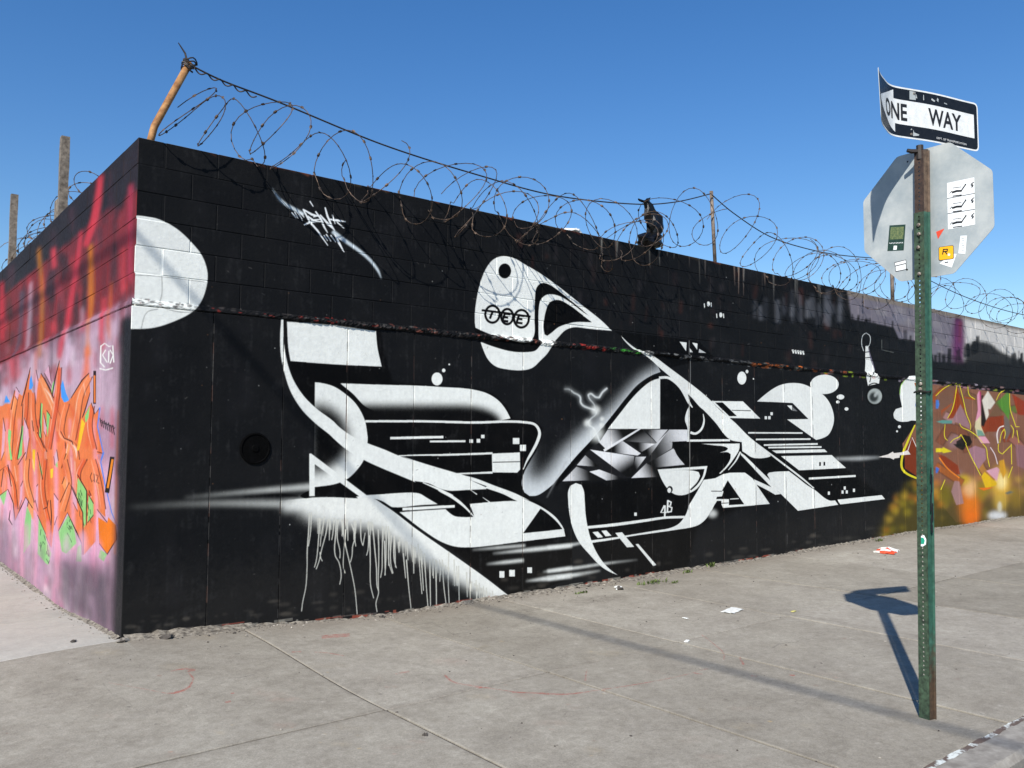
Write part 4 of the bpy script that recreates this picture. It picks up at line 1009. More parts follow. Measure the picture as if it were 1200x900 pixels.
def pavement_material(name="pavement_concrete", pale=0.0):
    m, N, L, b = new_mat(name, 0.88, spec=0.25)
    nt = m.node_tree
    pos, nor = world_pos(nt)
    big = add_noise(nt, 0.55, 6, 0.6, pos)
    mid = add_noise(nt, 3.2, 12, 0.76, pos)
    fine = add_noise(nt, 120, 4, 0.75, pos)
    c = ramp(nt, mid, [(0.22, (150, 143, 131)), (0.5, (179, 172, 159)), (0.78, (202, 196, 182))])
    c = mixc(nt, math_n(nt, 'MULTIPLY', ramp(nt, big, [(0.4, (0, 0, 0, 1)), (0.66, (1, 1, 1, 1))]), 0.26), c, (134, 124, 111))
    streak = N.new("ShaderNodeMapping")
    L.new(pos, streak.inputs[0])
    streak.inputs["Scale"].default_value = (1.0, 2.2, 1)
    streak.inputs["Rotation"].default_value = (0, 0, 0.5)
    st = add_noise(nt, 1.6, 6, 0.65, streak.outputs[0])
    c = mixc(nt, math_n(nt, 'MULTIPLY', ramp(nt, st, [(0.5, (0, 0, 0, 1)), (0.8, (1, 1, 1, 1))]), 0.3), c, (182, 176, 166))
    c = mixc(nt, 1.0, c, ramp(nt, fine, [(0.25, (196, 196, 196)), (0.7, (255, 255, 255))]), 'MULTIPLY')
    c = mixc(nt, 1.0, c, ramp(nt, add_noise(nt, 17, 9, 0.8, pos), [(0.3, (218, 216, 212)), (0.62, (255, 255, 255))]), 'MULTIPLY')
    spots = ramp(nt, add_noise(nt, 7, 2, 0.5, pos), [(0.66, (0, 0, 0, 1)), (0.74, (1, 1, 1, 1))])
    c = mixc(nt, math_n(nt, 'MULTIPLY', spots, 0.22), c, (112, 104, 94))
    spk = ramp(nt, add_noise(nt, 55, 3, 0.7, pos), [(0.7, (0, 0, 0, 1)), (0.76, (1, 1, 1, 1))])
    c = mixc(nt, math_n(nt, 'MULTIPLY', spk, 0.35), c, (92, 86, 80))
    if pale:
        c = mixc(nt, pale, c, (206, 205, 200))
    info = N.new("ShaderNodeObjectInfo")
    c = mixc(nt, 1.0, c, ramp(nt, info.outputs["Random"], [(0.0, (226, 225, 221)), (1.0, (255, 255, 255))]), 'MULTIPLY')
    # paint marks and spots that lie on it
    sp = N.new("ShaderNodeSeparateXYZ")
    L.new(pos, sp.inputs[0])
    cv = N.new("ShaderNodeCombineXYZ")
    L.new(math_n(nt, 'MULTIPLY_ADD', sp.outputs[0], 1 / 12, 2 / 12), cv.inputs[0])
    L.new(math_n(nt, 'MULTIPLY_ADD', sp.outputs[1], 1 / 5.2, 5 / 5.2), cv.inputs[1])
    tx = []
    for im in (IMG_MARKS, IMG_MARKMASK):
        t = N.new("ShaderNodeTexImage")
        t.image = im
        t.extension = 'CLIP'
        L.new(cv.outputs[0], t.inputs[0])
        tx.append(t.outputs[0])
    wear = math_n(nt, 'MULTIPLY', tx[1], ramp(nt, add_noise(nt, 22, 5, 0.75, pos), [(0.38, (0.05, 0.05, 0.05, 1)), (0.62, (0.85, 0.85, 0.85, 1))]))
    c = mixc(nt, wear, c, tx[0])
    # soil darkening in the strip where dirt gathers against the wall
    near = math_n(nt, 'MULTIPLY', ramp(nt, math_n(nt, 'ADD', sp.outputs[1], math_n(nt, 'MULTIPLY', mid, 0.9)), [(0.0, (0, 0, 0, 1)), (0.5, (1, 1, 1, 1))]), math_n(nt, 'GREATER_THAN', sp.outputs[0], 0.0))
    c = mixc(nt, math_n(nt, 'MULTIPLY', near, 0.45), c, (104, 92, 80))
    L.new(c, b.inputs["Base Color"])
    bump(nt, b, math_n(nt, 'ADD', math_n(nt, 'MULTIPLY', fine, 0.6), mid), 0.35, 0.006)
    return m


def simple_mat(name, c1, c2, scale=20, rough=0.8, metallic=0.0, bump_s=0.3, bump_d=0.004, spec=0.35, lo=0.35, hi=0.65):
    m, N, L, b = new_mat(name, rough, metallic=metallic, spec=spec)
    nt = m.node_tree
    tc = N.new("ShaderNodeNewGeometry").outputs["Position"]
    n = add_noise(nt, scale, 6, 0.65, tc)
    L.new(ramp(nt, n, [(lo, c1), (hi, c2)]), b.inputs["Base Color"])
    if bump_s:
        bump(nt, b, n, bump_s, bump_d)
    return m


M_MURAL = mural_material()
M_PAVE = pavement_material()
M_PAVE2 = pavement_material('pale_pavement_concrete', 0.3)
M_ASPHALT = simple_mat("asphalt", (62, 61, 60), (86, 84, 82), 60, 0.9, 0, 0.5, 0.006)
M_KERB = simple_mat("kerb_concrete", (118, 112, 104), (150, 145, 136), 14, 0.9, 0, 0.4, 0.006)
M_KERBWHITE = simple_mat("white_joint_filler", (92, 78, 70), (202, 206, 200), 11, 0.8, 0, 0.3, 0.003, lo=0.46, hi=0.55)
M_JOINT = simple_mat("joint_dirt", (52, 47, 42), (104, 97, 87), 14, 0.95)
M_WIRE = simple_mat("rusty_wire", (50, 47, 46), (98, 80, 66), 9, 0.6, 0.5, 0)
M_TENSION = simple_mat("dark_wire", (40, 38, 38), (66, 60, 56), 9, 0.6, 0.4, 0)
M_PIPE = simple_mat("rusted_pipe", (126, 84, 50), (176, 132, 84), 16, 0.75, 0.1, 0.3, 0.002)
M_WOOD = simple_mat("weathered_timber", (86, 78, 70), (134, 124, 112), 24, 0.9, 0, 0.5, 0.004)
M_STEELPOST = simple_mat("weathered_steel_post", (92, 80, 70), (140, 126, 112), 14, 0.7, 0.2, 0.2, 0.002)
M_BAG = simple_mat("black_plastic", (10, 10, 10), (20, 20, 21), 12, 0.36, 0, 0.6, 0.01, spec=0.3)
M_DIRT = simple_mat("wall_foot_dirt", (70, 64, 56), (150, 142, 129), 26, 0.95, 0, 0.7, 0.01)
M_STONE = simple_mat("crumbled_concrete", (84, 78, 72), (170, 163, 152), 9, 0.92, 0, 0.4, 0.004)
M_STONED = simple_mat("dark_stone", (52, 48, 44), (90, 84, 78), 9, 0.92, 0, 0.4, 0.004)
M_GRASS = simple_mat("weed_green", (66, 78, 40), (100, 114, 60), 30, 0.7, 0, 0)
M_PAPER = simple_mat("white_paper", (196, 196, 190), (228, 228, 222), 30, 0.8, 0, 0.2, 0.002)
M_PAPERR = simple_mat("red_printed_paper", (196, 62, 40), (222, 96, 60), 30, 0.7, 0, 0.2, 0.002)
M_ALU = simple_mat("sign_aluminium", (142, 151, 154), (176, 180, 178), 4, 0.5, 0.0, 0.08, 0.002, spec=0.5)
M_RED = new_mat("stop_red", 0.5, (150, 24, 28))[0]
M_SBLACK = simple_mat("sign_black", (14, 14, 15), (26, 26, 28), 30, 0.42, 0, 0)
M_SWHITE = simple_mat("sign_white", (206, 208, 206), (226, 228, 226), 24, 0.5, 0, 0)
M_INK = new_mat("black_ink", 0.6, (26, 26, 28))[0]
M_STW = new_mat("sticker_white", 0.5, (232, 234, 234))[0]
M_STG = simple_mat("sticker_green", (28, 52, 46), (44, 70, 58), 60, 0.5, 0, 0)
M_STO = simple_mat("sticker_olive", (60, 84, 58), (120, 128, 84), 90, 0.5, 0, 0)
M_STY = new_mat("sticker_yellow", 0.5, (244, 176, 24))[0]
M_STR = new_mat("sticker_red", 0.5, (222, 74, 50))[0]
M_STT = new_mat("sticker_teal", 0.5, (30, 150, 120))[0]
M_BOLT = simple_mat("bolt_metal", (110, 96, 84), (176, 168, 156), 60, 0.5, 0.6, 0)
M_CABLE = new_mat("cable_rubber", 0.7, (24, 24, 24))[0]


M_POSTW = simple_mat("dark_green_web", (34, 44, 34), (64, 84, 64), 36, 0.7, 0.0, 0.2, 0.002)  # post web: a darker green than the flange paint
M_POSTU = simple_mat("dark_brown_web", (44, 34, 30), (74, 56, 46), 36, 0.7, 0.0, 0.2, 0.002)  # upper post web: a darker brown than its flanges


def post_material():
    m, N, L, b = new_mat("green_post_paint", 0.5, spec=0.4)
    nt = m.node_tree
    pos, _ = world_pos(nt)
    n = add_noise(nt, 30, 6, 0.7, pos)
    green = ramp(nt, n, [(0.3, (32, 66, 54)), (0.6, (52, 92, 77)), (0.8, (78, 114, 98))])
    rust = ramp(nt, add_noise(nt, 40, 5, 0.7, pos), [(0.3, (50, 40, 32)), (0.7, (82, 64, 48))])
    sp = N.new("ShaderNodeSeparateXYZ")
    L.new(pos, sp.inputs[0])
    h = math_n(nt, 'SUBTRACT', 0.75, math_n(nt, 'ADD', sp.outputs[2], math_n(nt, 'MULTIPLY', n, 0.7)))
    f = ramp(nt, h, [(0.0, (0, 0, 0, 1)), (0.3, (1, 1, 1, 1))])
    chips = ramp(nt, add_noise(nt, 70, 4, 0.8, pos), [(0.62, (0, 0, 0, 1)), (0.68, (1, 1, 1, 1))])
    c = mixc(nt, math_n(nt, 'MAXIMUM', f, math_n(nt, 'MULTIPLY', chips, 0.7)), green, rust)
    L.new(c, b.inputs["Base Color"])
    bump(nt, b, n, 0.15, 0.002)
    return m


M_POSTG = post_material()
M_POSTB = simple_mat("brown_post_paint", (74, 60, 50), (112, 94, 78), 34, 0.6, 0.1, 0.2, 0.002)


# ------------------------------------------------------------------ mesh helpers
def mesh_obj(name, verts, faces, mat, parent=None, smooth=False, mats=None, fmat=None):
    me = bpy.data.meshes.new(name)
    me.from_pydata([tuple(map(float, v)) for v in verts], [], faces)
    for mm in (mats or [mat]):
        me.materials.append(mm)
    if fmat:
        me.polygons.foreach_set("material_index", fmat)
    if smooth:
        me.polygons.foreach_set("use_smooth", [True] * len(me.polygons))
    me.update()
    o = bpy.data.objects.new(name, me)
    ROOT.objects.link(o)
    o.parent = parent
    return o


def link_mesh(name, me, parent, loc=(0, 0, 0), rot=(0, 0, 0), scl=(1, 1, 1)):
    o = bpy.data.objects.new(name, me)
    ROOT.objects.link(o)
    o.parent = parent
    o.location, o.rotation_euler, o.scale = loc, rot, scl
    return o


def tag(o, label=None, cat=None, group=None, kind=None):
    for k, v in (("label", label), ("category", cat), ("group", group), ("kind", kind)):
        if v:
            o[k] = v
    return o


def empty(name, loc=(0, 0, 0)):
    o = bpy.data.objects.new(name, None)
    o.empty_display_size = 0.2
    o.location = loc
    ROOT.objects.link(o)
    return o


def box_mesh(name, lo, hi, mat, bevel=0.0, seg=1):
    bm = bmesh.new()
    bmesh.ops.create_cube(bm, size=1)
    c = [(a + b) / 2 for a, b in zip(lo, hi)]
    s = [b - a for a, b in zip(lo, hi)]
    for v in bm.verts:
        v.co = Vector([c[i] + v.co[i] * s[i] for i in range(3)])
    if bevel:
        bmesh.ops.bevel(bm, geom=bm.edges[:], offset=bevel, segments=seg, affect='EDGES', profile=0.6)
    me = bpy.data.meshes.new(name)
    bm.to_mesh(me)
    bm.free()
    me.materials.append(mat)
    return me


def tube(verts, faces, path, rad, sides=6, closed=False, cap=True):
    """adds a tube along path (list of 3-vectors) to verts/faces"""
    P = [Vector(p) for p in path]
    n = len(P)
    rads = rad if isinstance(rad, (list, tuple)) else [rad] * n
    base = len(verts)
    ref = None
    for i in range(n):
        t = (P[min(n - 1, i + 1)] - P[max(0, i - 1)])
        if t.length < 1e-9:
            t = Vector((0, 0, 1))
        t.normalize()
        if ref is None:
            ref = Vector((0, 0, 1)) if abs(t.z) < 0.9 else Vector((1, 0, 0))
        a = (ref - t * ref.dot(t))
        if a.length < 1e-6:
            a = t.orthogonal()
        a.normalize()
        ref = a
        b = t.cross(a)
        for k in range(sides):
            an = 2 * math.pi * k / sides
            verts.append(P[i] + (a * math.cos(an) + b * math.sin(an)) * rads[i])
    for i in range(n - 1):
        for k in range(sides):
            k2 = (k + 1) % sides
            faces.append((base + i * sides + k, base + i * sides + k2, base + (i + 1) * sides + k2, base + (i + 1) * sides + k))
    if cap:
        faces.append(tuple(base + k for k in range(sides))[::-1])
        faces.append(tuple(base + (n - 1) * sides + k for k in range(sides)))


# ------------------------------------------------------------------ ground
base_ground = mesh_obj("road", [(-400, -400, -0.262), (400, -400, -0.262), (400, 400, -0.262), (-400, 400, -0.262)], [(0, 1, 2, 3)], M_ASPHALT)
tag(base_ground, "dark worn asphalt road beside the pavement kerb", "road", kind="structure")

KERB_Y, JOINT_Y, WEST = -4.655, -2.288, -4.2
pavement = empty("pavement")
tag(pavement, "grey concrete pavement of large jointed slabs round the painted wall", "pavement", kind="structure")


def slab(x0, x1, y0, y1, nx=14, ny=14, gap=0.012, mat=None):
    g = gap / 2 + rng.uniform(0, 0.003)
    x0, x1, y0, y1 = x0 + g, x1 - g, y0 + g, y1 - g
    tilt = (rng.uniform(-1, 1) * 0.004, rng.uniform(-1, 1) * 0.004, rng.uniform(-1, 1) * 0.002)
    V, Fc = [], []
    xs = [x0, x0 + 0.004, x0 + 0.010] + list(np.linspace(x0, x1, nx)[1:-1]) + [x1 - 0.010, x1 - 0.004, x1]
    ys = [y0, y0 + 0.004, y0 + 0.010] + list(np.linspace(y0, y1, ny)[1:-1]) + [y1 - 0.010, y1 - 0.004, y1]
    cx, cy = (x0 + x1) / 2, (y0 + y1) / 2
    for j, y in enumerate(ys):
        for i, x in enumerate(xs):
            z = gz(x, y) + tilt[2] + tilt[0] * (x - cx) / (x1 - x0) + tilt[1] * (y - cy) / (y1 - y0)
            if i in (0, len(xs) - 1) or j in (0, len(ys) - 1):
                z -= 0.003
            elif i in (1, len(xs) - 2) or j in (1, len(ys) - 2):
                z -= 0.001
            V.append((x, y, z))
    m = len(xs)
    for j in range(len(ys) - 1):
        for i in range(m - 1):
            Fc.append((j * m + i, j * m + i + 1, (j + 1) * m + i + 1, (j + 1) * m + i))
    rim = [j * m for j in ()] + list(range(m)) + [j * m + m - 1 for j in range(1, len(ys))] + [(len(ys) - 1) * m + i for i in range(m - 2, -1, -1)] + [j * m for j in range(len(ys) - 2, 0, -1)]
    b0 = len(V)
    V += [(V[k][0], V[k][1], -0.24) for k in rim]
    for k in range(len(rim)):
        k2 = (k + 1) % len(rim)
        Fc.append((rim[k2], rim[k], b0 + k, b0 + k2))
    return mesh_obj("slab", V, Fc, mat or M_PAVE, pavement, smooth=False)


XJ = [-3.1, -1.75, 0.86, 2.115, 3.46, 4.97, 6.53, 8.35, 10.25, 12.2, 14.2, 16.3, 18.6, 21]
WALL_FRONT = -0.022
for a, b in zip(XJ[:-1], XJ[1:]):
    if a > 0:
        slab(a, b, JOINT_Y, WALL_FRONT)
for a, b in zip([WEST] + XJ[:-1], XJ):
    slab(a, b, KERB_Y, JOINT_Y)
for a, b in ((-4.2, -3.1), (-3.1, -1.75), (-1.75, 0.86)):
    slab(a, b, JOINT_Y, -0.052)
YJ = [-0.052, 1.45, 2.95, 4.4, 5.9, 7.4, 8.9, 10.4, 12]
for a, b in zip(YJ[:-1], YJ[1:]):
    slab(-1.55, -0.004, a, b, mat=M_PAVE2)
    slab(WEST, -1.55, a, b, mat=M_PAVE2)
# bed under the joints: dirt that fills them almost to the top
V, Fc = [], []
xs, ys = np.linspace(WEST + 0.01, 20.99, 90), np.linspace(KERB_Y + 0.01, 11.99, 60)
for y in ys:
    for x in xs:
        V.append((x, y, gz(x, y) - 0.008))
for j in range(len(ys) - 1):
    for i in range(len(xs) - 1):
        Fc.append((j * 90 + i, j * 90 + i + 1, (j + 1) * 90 + i + 1, (j + 1) * 90 + i))
mesh_obj("joint_bed", V, Fc, M_JOINT, pavement)

kerb = empty("kerb")
tag(kerb, "worn concrete kerb with a white-filled joint along the pavement edge", "kerb", kind="structure")


def strip_prism(name, x0, x1, ya, yb, top, mat, parent, n=60, wob=0.0):
    V, Fc = [], []
    for i in range(n + 1):
        x = x0 + (x1 - x0) * i / n
        w1, w2 = rng.uniform(-wob, wob), rng.uniform(-wob, wob)
        z = gz(x, KERB_Y) + top
        V += [(x, ya + w1, -0.3), (x, ya + w1, z - 0.03), (x, ya + w1 + 0.03, z), (x, yb + w2, z), (x, yb + w2, -0.3)]
    for i in range(n):
        for k in range(4):
            a = i * 5 + k
            Fc.append((a, a + 5, a + 6, a + 1))
    Fc += [(0, 1, 2, 3, 4), tuple(n * 5 + k for k in (4, 3, 2, 1, 0))]
    return mesh_obj(name, V, Fc, mat, parent)


kx = [WEST, -1.2, 1.9, 5.0, 8.1, 11.2, 14.3, 17.6, 21]
for a, b in zip(kx[:-1], kx[1:]):
    strip_prism("kerb_stone", a + 0.004, b - 0.004, KERB_Y - 0.215, KERB_Y - 0.024, -0.004 + rng.uniform(-0.003, 0.003), M_KERB, kerb, 14, 0.006)
V, Fc = [], []
n = 420
for i in range(n + 1):
    x = WEST + (21 - WEST) * i / n
    z = gz(x, KERB_Y) - 0.002 + rng.uniform(-0.003, 0.002)
    V += [(x, KERB_Y - 0.026 + rng.uniform(-0.006, 0.003), z), (x, KERB_Y + 0.004 + rng.uniform(-0.003, 0.008), z + 0.001)]
for i in range(n):
    Fc.append((2 * i, 2 * i + 2, 2 * i + 3, 2 * i + 1))
mesh_obj("joint_filler", V, Fc, M_KERBWHITE, kerb)


# ------------------------------------------------------------------ the two walls
main_wall = empty("block_wall")
tag(main_wall, "long wall of blocks over concrete panels, black with a white abstract figure mural", "wall")
side_wall = empty("block_wall")
tag(side_wall, "short return wall of blocks with orange and pink graffiti lettering", "wall")

BL, BH, NCOURSE, TH, GAP = 0.406, (WALL_TOP - 2.492) / 6, 6, 0.2, 0.006
meshes = {}


def block_me(kind, length, axis):
    key = (kind, round(length, 3), axis)
    if key not in meshes:
        g = GAP / 2
        lo, hi = ((g, 0, g), (length - g, TH - 0.012, BH - g)) if axis == 'x' else ((0, g, g), (TH - 0.012, length - g, BH - g))
        meshes[key] = box_mesh("concrete_block", lo, hi, M_MURAL, 0.004)
    return meshes[key]


def put_block(wall, axis, u, length, k):
    z = 2.492 + k * BH
    out = rng.uniform(-0.0012, 0.0012) + (rng.uniform(-0.005, 0.003) if rng.random() < 0.12 else 0)
    loc = (u, out, z) if axis == 'x' else (out, u, z)
    rot = (0, 0, rng.uniform(-1, 1) * 0.003)
    link_mesh("concrete_block", block_me('b', length, axis), wall, loc, rot)


for k in range(NCOURSE):
    odd = k % 2
    u = TH if odd else 0.0
    while u < WALL_L - 0.01:
        ln = min(BL, WALL_L - u)
        if ln > 0.05:
            put_block(main_wall, 'x', u, ln, k)
        u += BL
    u = 0.0 if odd else TH
    while u < SIDE_L - 0.01:
        ln = min(BL, SIDE_L - u)
        if ln > 0.05:
            put_block(side_wall, 'y', u, ln, k)
        u += BL
# mortar between the blocks, set back from their faces
link_mesh("mortar_joint", box_mesh("mortar_joint", (0.004, 0.004, 2.45), (WALL_L - 0.01, TH - 0.02, WALL_TOP - 0.006), M_MURAL), main_wall)
link_mesh("mortar_joint", box_mesh("mortar_joint", (0.004, TH - 0.018, 2.45), (TH - 0.02, SIDE_L - 0.01, WALL_TOP - 0.006), M_MURAL), side_wall)

seams = [0.0, 0.6, 1.19, 1.78, 2.47, 3.13, 3.79, 4.46, 5.08, 5.75, 6.44]
while seams[-1] < WALL_L - 0.7:
    seams.append(seams[-1] + rng.uniform(0.64, 0.7))
seams.append(WALL_L)
for i, (a, b) in enumerate(zip(seams[:-1], seams[1:])):
    out = rng.uniform(-0.003, 0.003)
    me = box_mesh("concrete_panel", (a + (0.002 if i else -0.014), -0.016 + out, -0.3), (b - 0.002, TH - 0.02, 2.447 + rng.uniform(-0.004, 0.004)), M_MURAL, 0.004)
    link_mesh("concrete_panel", me, main_wall)
yy = 0.186
while yy < SIDE_L - 0.05:
    y2 = min(SIDE_L, yy + 0.66)
    me = box_mesh("concrete_panel", (-0.014 + rng.uniform(-0.003, 0.003), yy + 0.002, -0.3), (TH - 0.02, y2 - 0.002, 2.447 + rng.uniform(-0.004, 0.004)), M_MURAL, 0.004)
    link_mesh("concrete_panel", me, side_wall)
    yy = y2


def ledge(length, axis, wall, start=0.0):
    """ragged mortar squeezed out between panels and blocks"""
    V, Fc = [], []
    n = int(length / 0.018)
    prof = 7
    off = [rng.uniform(0, 50) for _ in range(4)]
    for i in range(n + 1):
        u = start + (length - start) * i / n
        amp = 0.010 + 0.013 * (0.5 + 0.5 * math.sin(u * 3.1 + off[0]) * math.sin(u * 7.7 + off[1])) + rng.uniform(0, 0.010)
        drop = 0.012 + 0.016 * (0.5 + 0.5 * math.sin(u * 5.3 + off[2]))
        k_ = (0.12 + 0.88 * sm((u - 0.75) / 0.7)) if axis == 'x' else 0.12
        amp *= k_
        drop *= k_
        for j in range(prof):
            t = j / (prof - 1)
            z = 2.505 + rng.uniform(-0.004, 0.004) - t * (0.05 + drop)
            d = -0.004 - (0.012 * k_ + amp) * math.sin(math.pi * (0.12 + 0.8 * t)) + rng.uniform(-0.006, 0.006) * k_ - 0.014 * t * (1 - k_)
            if j == 0:
                d = 0.008
            if j == prof - 1:
                d = -0.010
            V.append((u, d, z) if axis == 'x' else (d, u, z))
    for i in range(n):
        for j in range(prof - 1):
            a = i * prof + j
            f = (a, a + prof, a + prof + 1, a + 1)
            Fc.append(f[::-1] if axis == 'x' else f)
    mesh_obj("mortar_ledge", V, Fc, M_MURAL, wall)


ledge(WALL_L, 'x', main_wall, -0.01)
ledge(SIDE_L, 'y', side_wall, -0.01)

# round drain plate let into the panel, with two old bolt holes
p = wall_pt(299, 525.5, -0.02)
V, Fc = [], []
R = 0.128
prof = [(R, 0.0), (R, -0.010), (R * 0.9, -0.014), (R * 0.86, -0.006), (R * 0.25, -0.008), (R * 0.2, -0.016), (0.002, -0.018)]
for r, d in prof:
    for k in range(32):
        V.append((p[0] + r * math.cos(k * math.pi / 16), -0.016 + d, p[2] + r * math.sin(k * math.pi / 16)))
for i in range(len(prof) - 1):
    for k in range(32):
        k2 = (k + 1) % 32
        Fc.append((i * 32 + k, i * 32 + k2, (i + 1) * 32 + k2, (i + 1) * 32 + k))
mesh_obj("drain_plate", V, Fc, simple_mat("drain_plate_black", (3, 3, 3), (7, 7, 8), 30, 0.85, 0, 0.3, 0.003, spec=0.05), main_wall, smooth=False)

# ------------------------------------------------------------------ dirt and rubble at the foot of the wall
def foot(axis, length):
    V, Fc = [], []
    n = int(length / 0.04)
    prof = 8
    o1 = rng.uniform(0, 9)
    for i in range(n + 1):
        u = length * i / n
        wdt = 0.10 + 0.06 * math.sin(u * 1.3 + o1) + 0.07 * math.sin(u * 3.7) + rng.uniform(-0.03, 0.03)
        hgt = 0.012 + 0.008 * math.sin(u * 2.1 + o1) + rng.uniform(-0.007, 0.012)
        if axis == 'y':
            wdt *= 0.28
            hgt *= 0.6
        for j in range(prof):
            t = j / (prof - 1)
            d = -0.012 - t * max(0.06, wdt)
            x, y = (u, d) if axis == 'x' else (d, u)
            V.append((x, y, gz(x, y) - 0.006 * t + hgt * (1 - t) ** 1.6 + rng.uniform(-0.004, 0.004) * (1 - t * t) + 0.004 * (1 - t)))
    for i in range(n):
        for j in range(prof - 1):
            a = i * prof + j
            f = (a, a + prof, a + prof + 1, a + 1)
            Fc.append(f[::-1] if axis == 'x' else f)
    return V, Fc


for ax, ln in (('x', 20.0), ('y', 7.5)):
    V, Fc = foot(ax, ln)
    o = mesh_obj("dirt", V, Fc, M_DIRT)
    tag(o, "strip of grey dirt and crumbled cement along the foot of the %s wall" % ("black mural" if ax == 'x' else "orange lettered"), "dirt", kind="stuff")


def pebble_cloud(name, spots, mats, label, cat):
    V, Fc, Fm = [], [], []
    for (x, y, s) in spots:
        b = len(V)
        z = gz(x, y)
        ax = [s * rng.uniform(0.6, 1.3), s * rng.uniform(0.6, 1.3), s * rng.uniform(0.35, 0.8)]
        an = rng.uniform(0, 6.28)
        pts = [(1, 0, 0), (-1, 0, 0), (0, 1, 0), (0, -1, 0), (0, 0, 1), (0, 0, -1), (0.7, 0.6, 0.55), (-0.6, -0.7, 0.5)]
        for q in pts[:6]:
            q = [c * rng.uniform(0.75, 1.2) for c in q]
            X, Y, Z = q[0] * ax[0], q[1] * ax[1], q[2] * ax[2]
            V.append((x + X * math.cos(an) - Y * math.sin(an), y + X * math.sin(an) + Y * math.cos(an), z + Z + ax[2] * 0.45))
        m = rng.randrange(len(mats))
        for f in ((0, 2, 4), (2, 1, 4), (1, 3, 4), (3, 0, 4), (2, 0, 5), (1, 2, 5), (3, 1, 5), (0, 3, 5)):
            Fc.append(tuple(b + k for k in f))
            Fm.append(m)
    o = mesh_obj(name, V, Fc, None, mats=mats, fmat=Fm)
    tag(o, label, cat, kind="stuff")


sp_ = []
for _ in range(1300):
    u = rng.uniform(0.05, 17) if rng.random() < 0.6 else rng.uniform(0.2, 5)
    sp_.append((u, -0.03 - abs(rng.gauss(0, 0.10)), rng.choice([0.003, 0.004, 0.005, 0.006, 0.008, 0.012]) * rng.uniform(0.7, 1.3)))
for _ in range(260):
    sp_.append((-0.03 - abs(rng.gauss(0, 0.05)), rng.uniform(0.0, 7.2), rng.choice([0.004, 0.005, 0.007, 0.010]) * rng.uniform(0.7, 1.3)))
pebble_cloud("gravel", sp_, [M_STONE, M_STONED, M_PAPER if False else M_DIRT], "fine rubble and grit gathered along the wall foot", "rubble")
sp_ = [(rng.uniform(-2.5, 11), rng.uniform(-4.5, -0.3), rng.choice([0.004, 0.005, 0.007, 0.010]) * rng.uniform(0.6, 1.2)) for _ in range(420)]
pebble_cloud("grit", sp_, [M_STONE, M_STONED, M_STONED], "scattered grit lying over the open pavement slabs", "grit")

# weeds
for (px, py, nb, h, lab) in ((764, 683, 60, 0.05, "low green weed patch at the wall foot by a torn white cup"), (833, 664, 26, 0.08, "small upright green weed by the foot of a panel seam"), (806, 671, 20, 0.05, "tiny green weed tuft next to red primer"), (682, 695, 18, 0.04, "sparse green weed in the dirt under the white streaks"), (1030, 634, 24, 0.06, "yellow-green weed tuft under the microphone drawing"), (790, 683, 20, 0.03, "flat green weed sprig on the dirt edge")):
    p = ground_pt(px, py)
    p[1] = min(p[1], -0.05)
    root = empty("weed_tuft", (p[0], p[1], gz(p[0], p[1])))
    tag(root, lab, "weed", "weeds along the wall foot")
    V, Fc = [], []
    for _ in range(nb):
        a, r = rng.uniform(0, 6.28), rng.uniform(0, 0.16) * (1.0 if nb > 30 else 0.4)
        x, y = r * math.cos(a) * 1.5, min(0.0, r * math.sin(a) * 0.6)
        L, dn, w = 0.7 * h * rng.uniform(0.5, 1.3), rng.uniform(0, 6.28), rng.uniform(0.004, 0.010)
        b = len(V)
        dx, dy = math.cos(dn), math.sin(dn)
        V += [(x - dy * w, y + dx * w, 0), (x + dy * w, y - dx * w, 0), (x + dx * L * 0.3 + dy * w, y + dy * L * 0.3 - dx * w, L * 0.6), (x + dx * L * 0.3 - dy * w, y + dy * L * 0.3 + dx * w, L * 0.6), (x + dx * L * 0.8, y + dy * L * 0.8, L)]
        Fc += [(b, b + 1, b + 2, b + 3), (b + 3, b + 2, b + 4)]
    mesh_obj("leaf_clump", V, Fc, M_GRASS, root)["kind"] = "stuff"


# ------------------------------------------------------------------ fence posts and wire on top of the wall
def pipe_post(name, path, r, mat, label, group, cap=True):
    o = empty(name, path[0])
    tag(o, label, "post", group)
    V, Fc = [], []
    tube(V, Fc, [np.array(p) - np.array(path[0]) for p in path], r, 10)
    mesh_obj("shaft", V, Fc, mat, o, smooth=True)
    return o


YP = 0.09
b0, b1, b2 = wall_pt(174, 166, YP), wall_pt(181, 148, YP), wall_pt(222, 74, YP)
b0[2] = WALL_TOP - 0.05
corner_post = pipe_post("fence_post", [b0, b0 + (b1 - b0) * 0.55, b1, b1 + (b2 - b1) * 0.12, b2], 0.028, M_PIPE, "rusty tan pipe post leaning over the building corner", "fence posts on the wall")
top = b2 - b0
V, Fc = [], []
for k in range(5):                             # turns of wire tied round its head
    cz = top * (0.93 + 0.025 * k)
    ring = [cz + np.array([0.040 * math.cos(a) * rng.uniform(0.9, 1.3), 0.040 * math.sin(a), 0.016 * math.sin(2 * a + k) - 0.012 * math.cos(a)]) for a in np.linspace(0, 2 * math.pi, 14)]
    tube(V, Fc, ring, 0.006, 5)
spike = wall_pt(209, 50, YP) - b0
tube(V, Fc, [top * 0.97, (top + spike) / 2 + np.array([0.01, 0, 0.0]), spike], [0.009, 0.008, 0.004], 5)
mesh_obj("wire_tie", V, Fc, M_TENSION, corner_post)

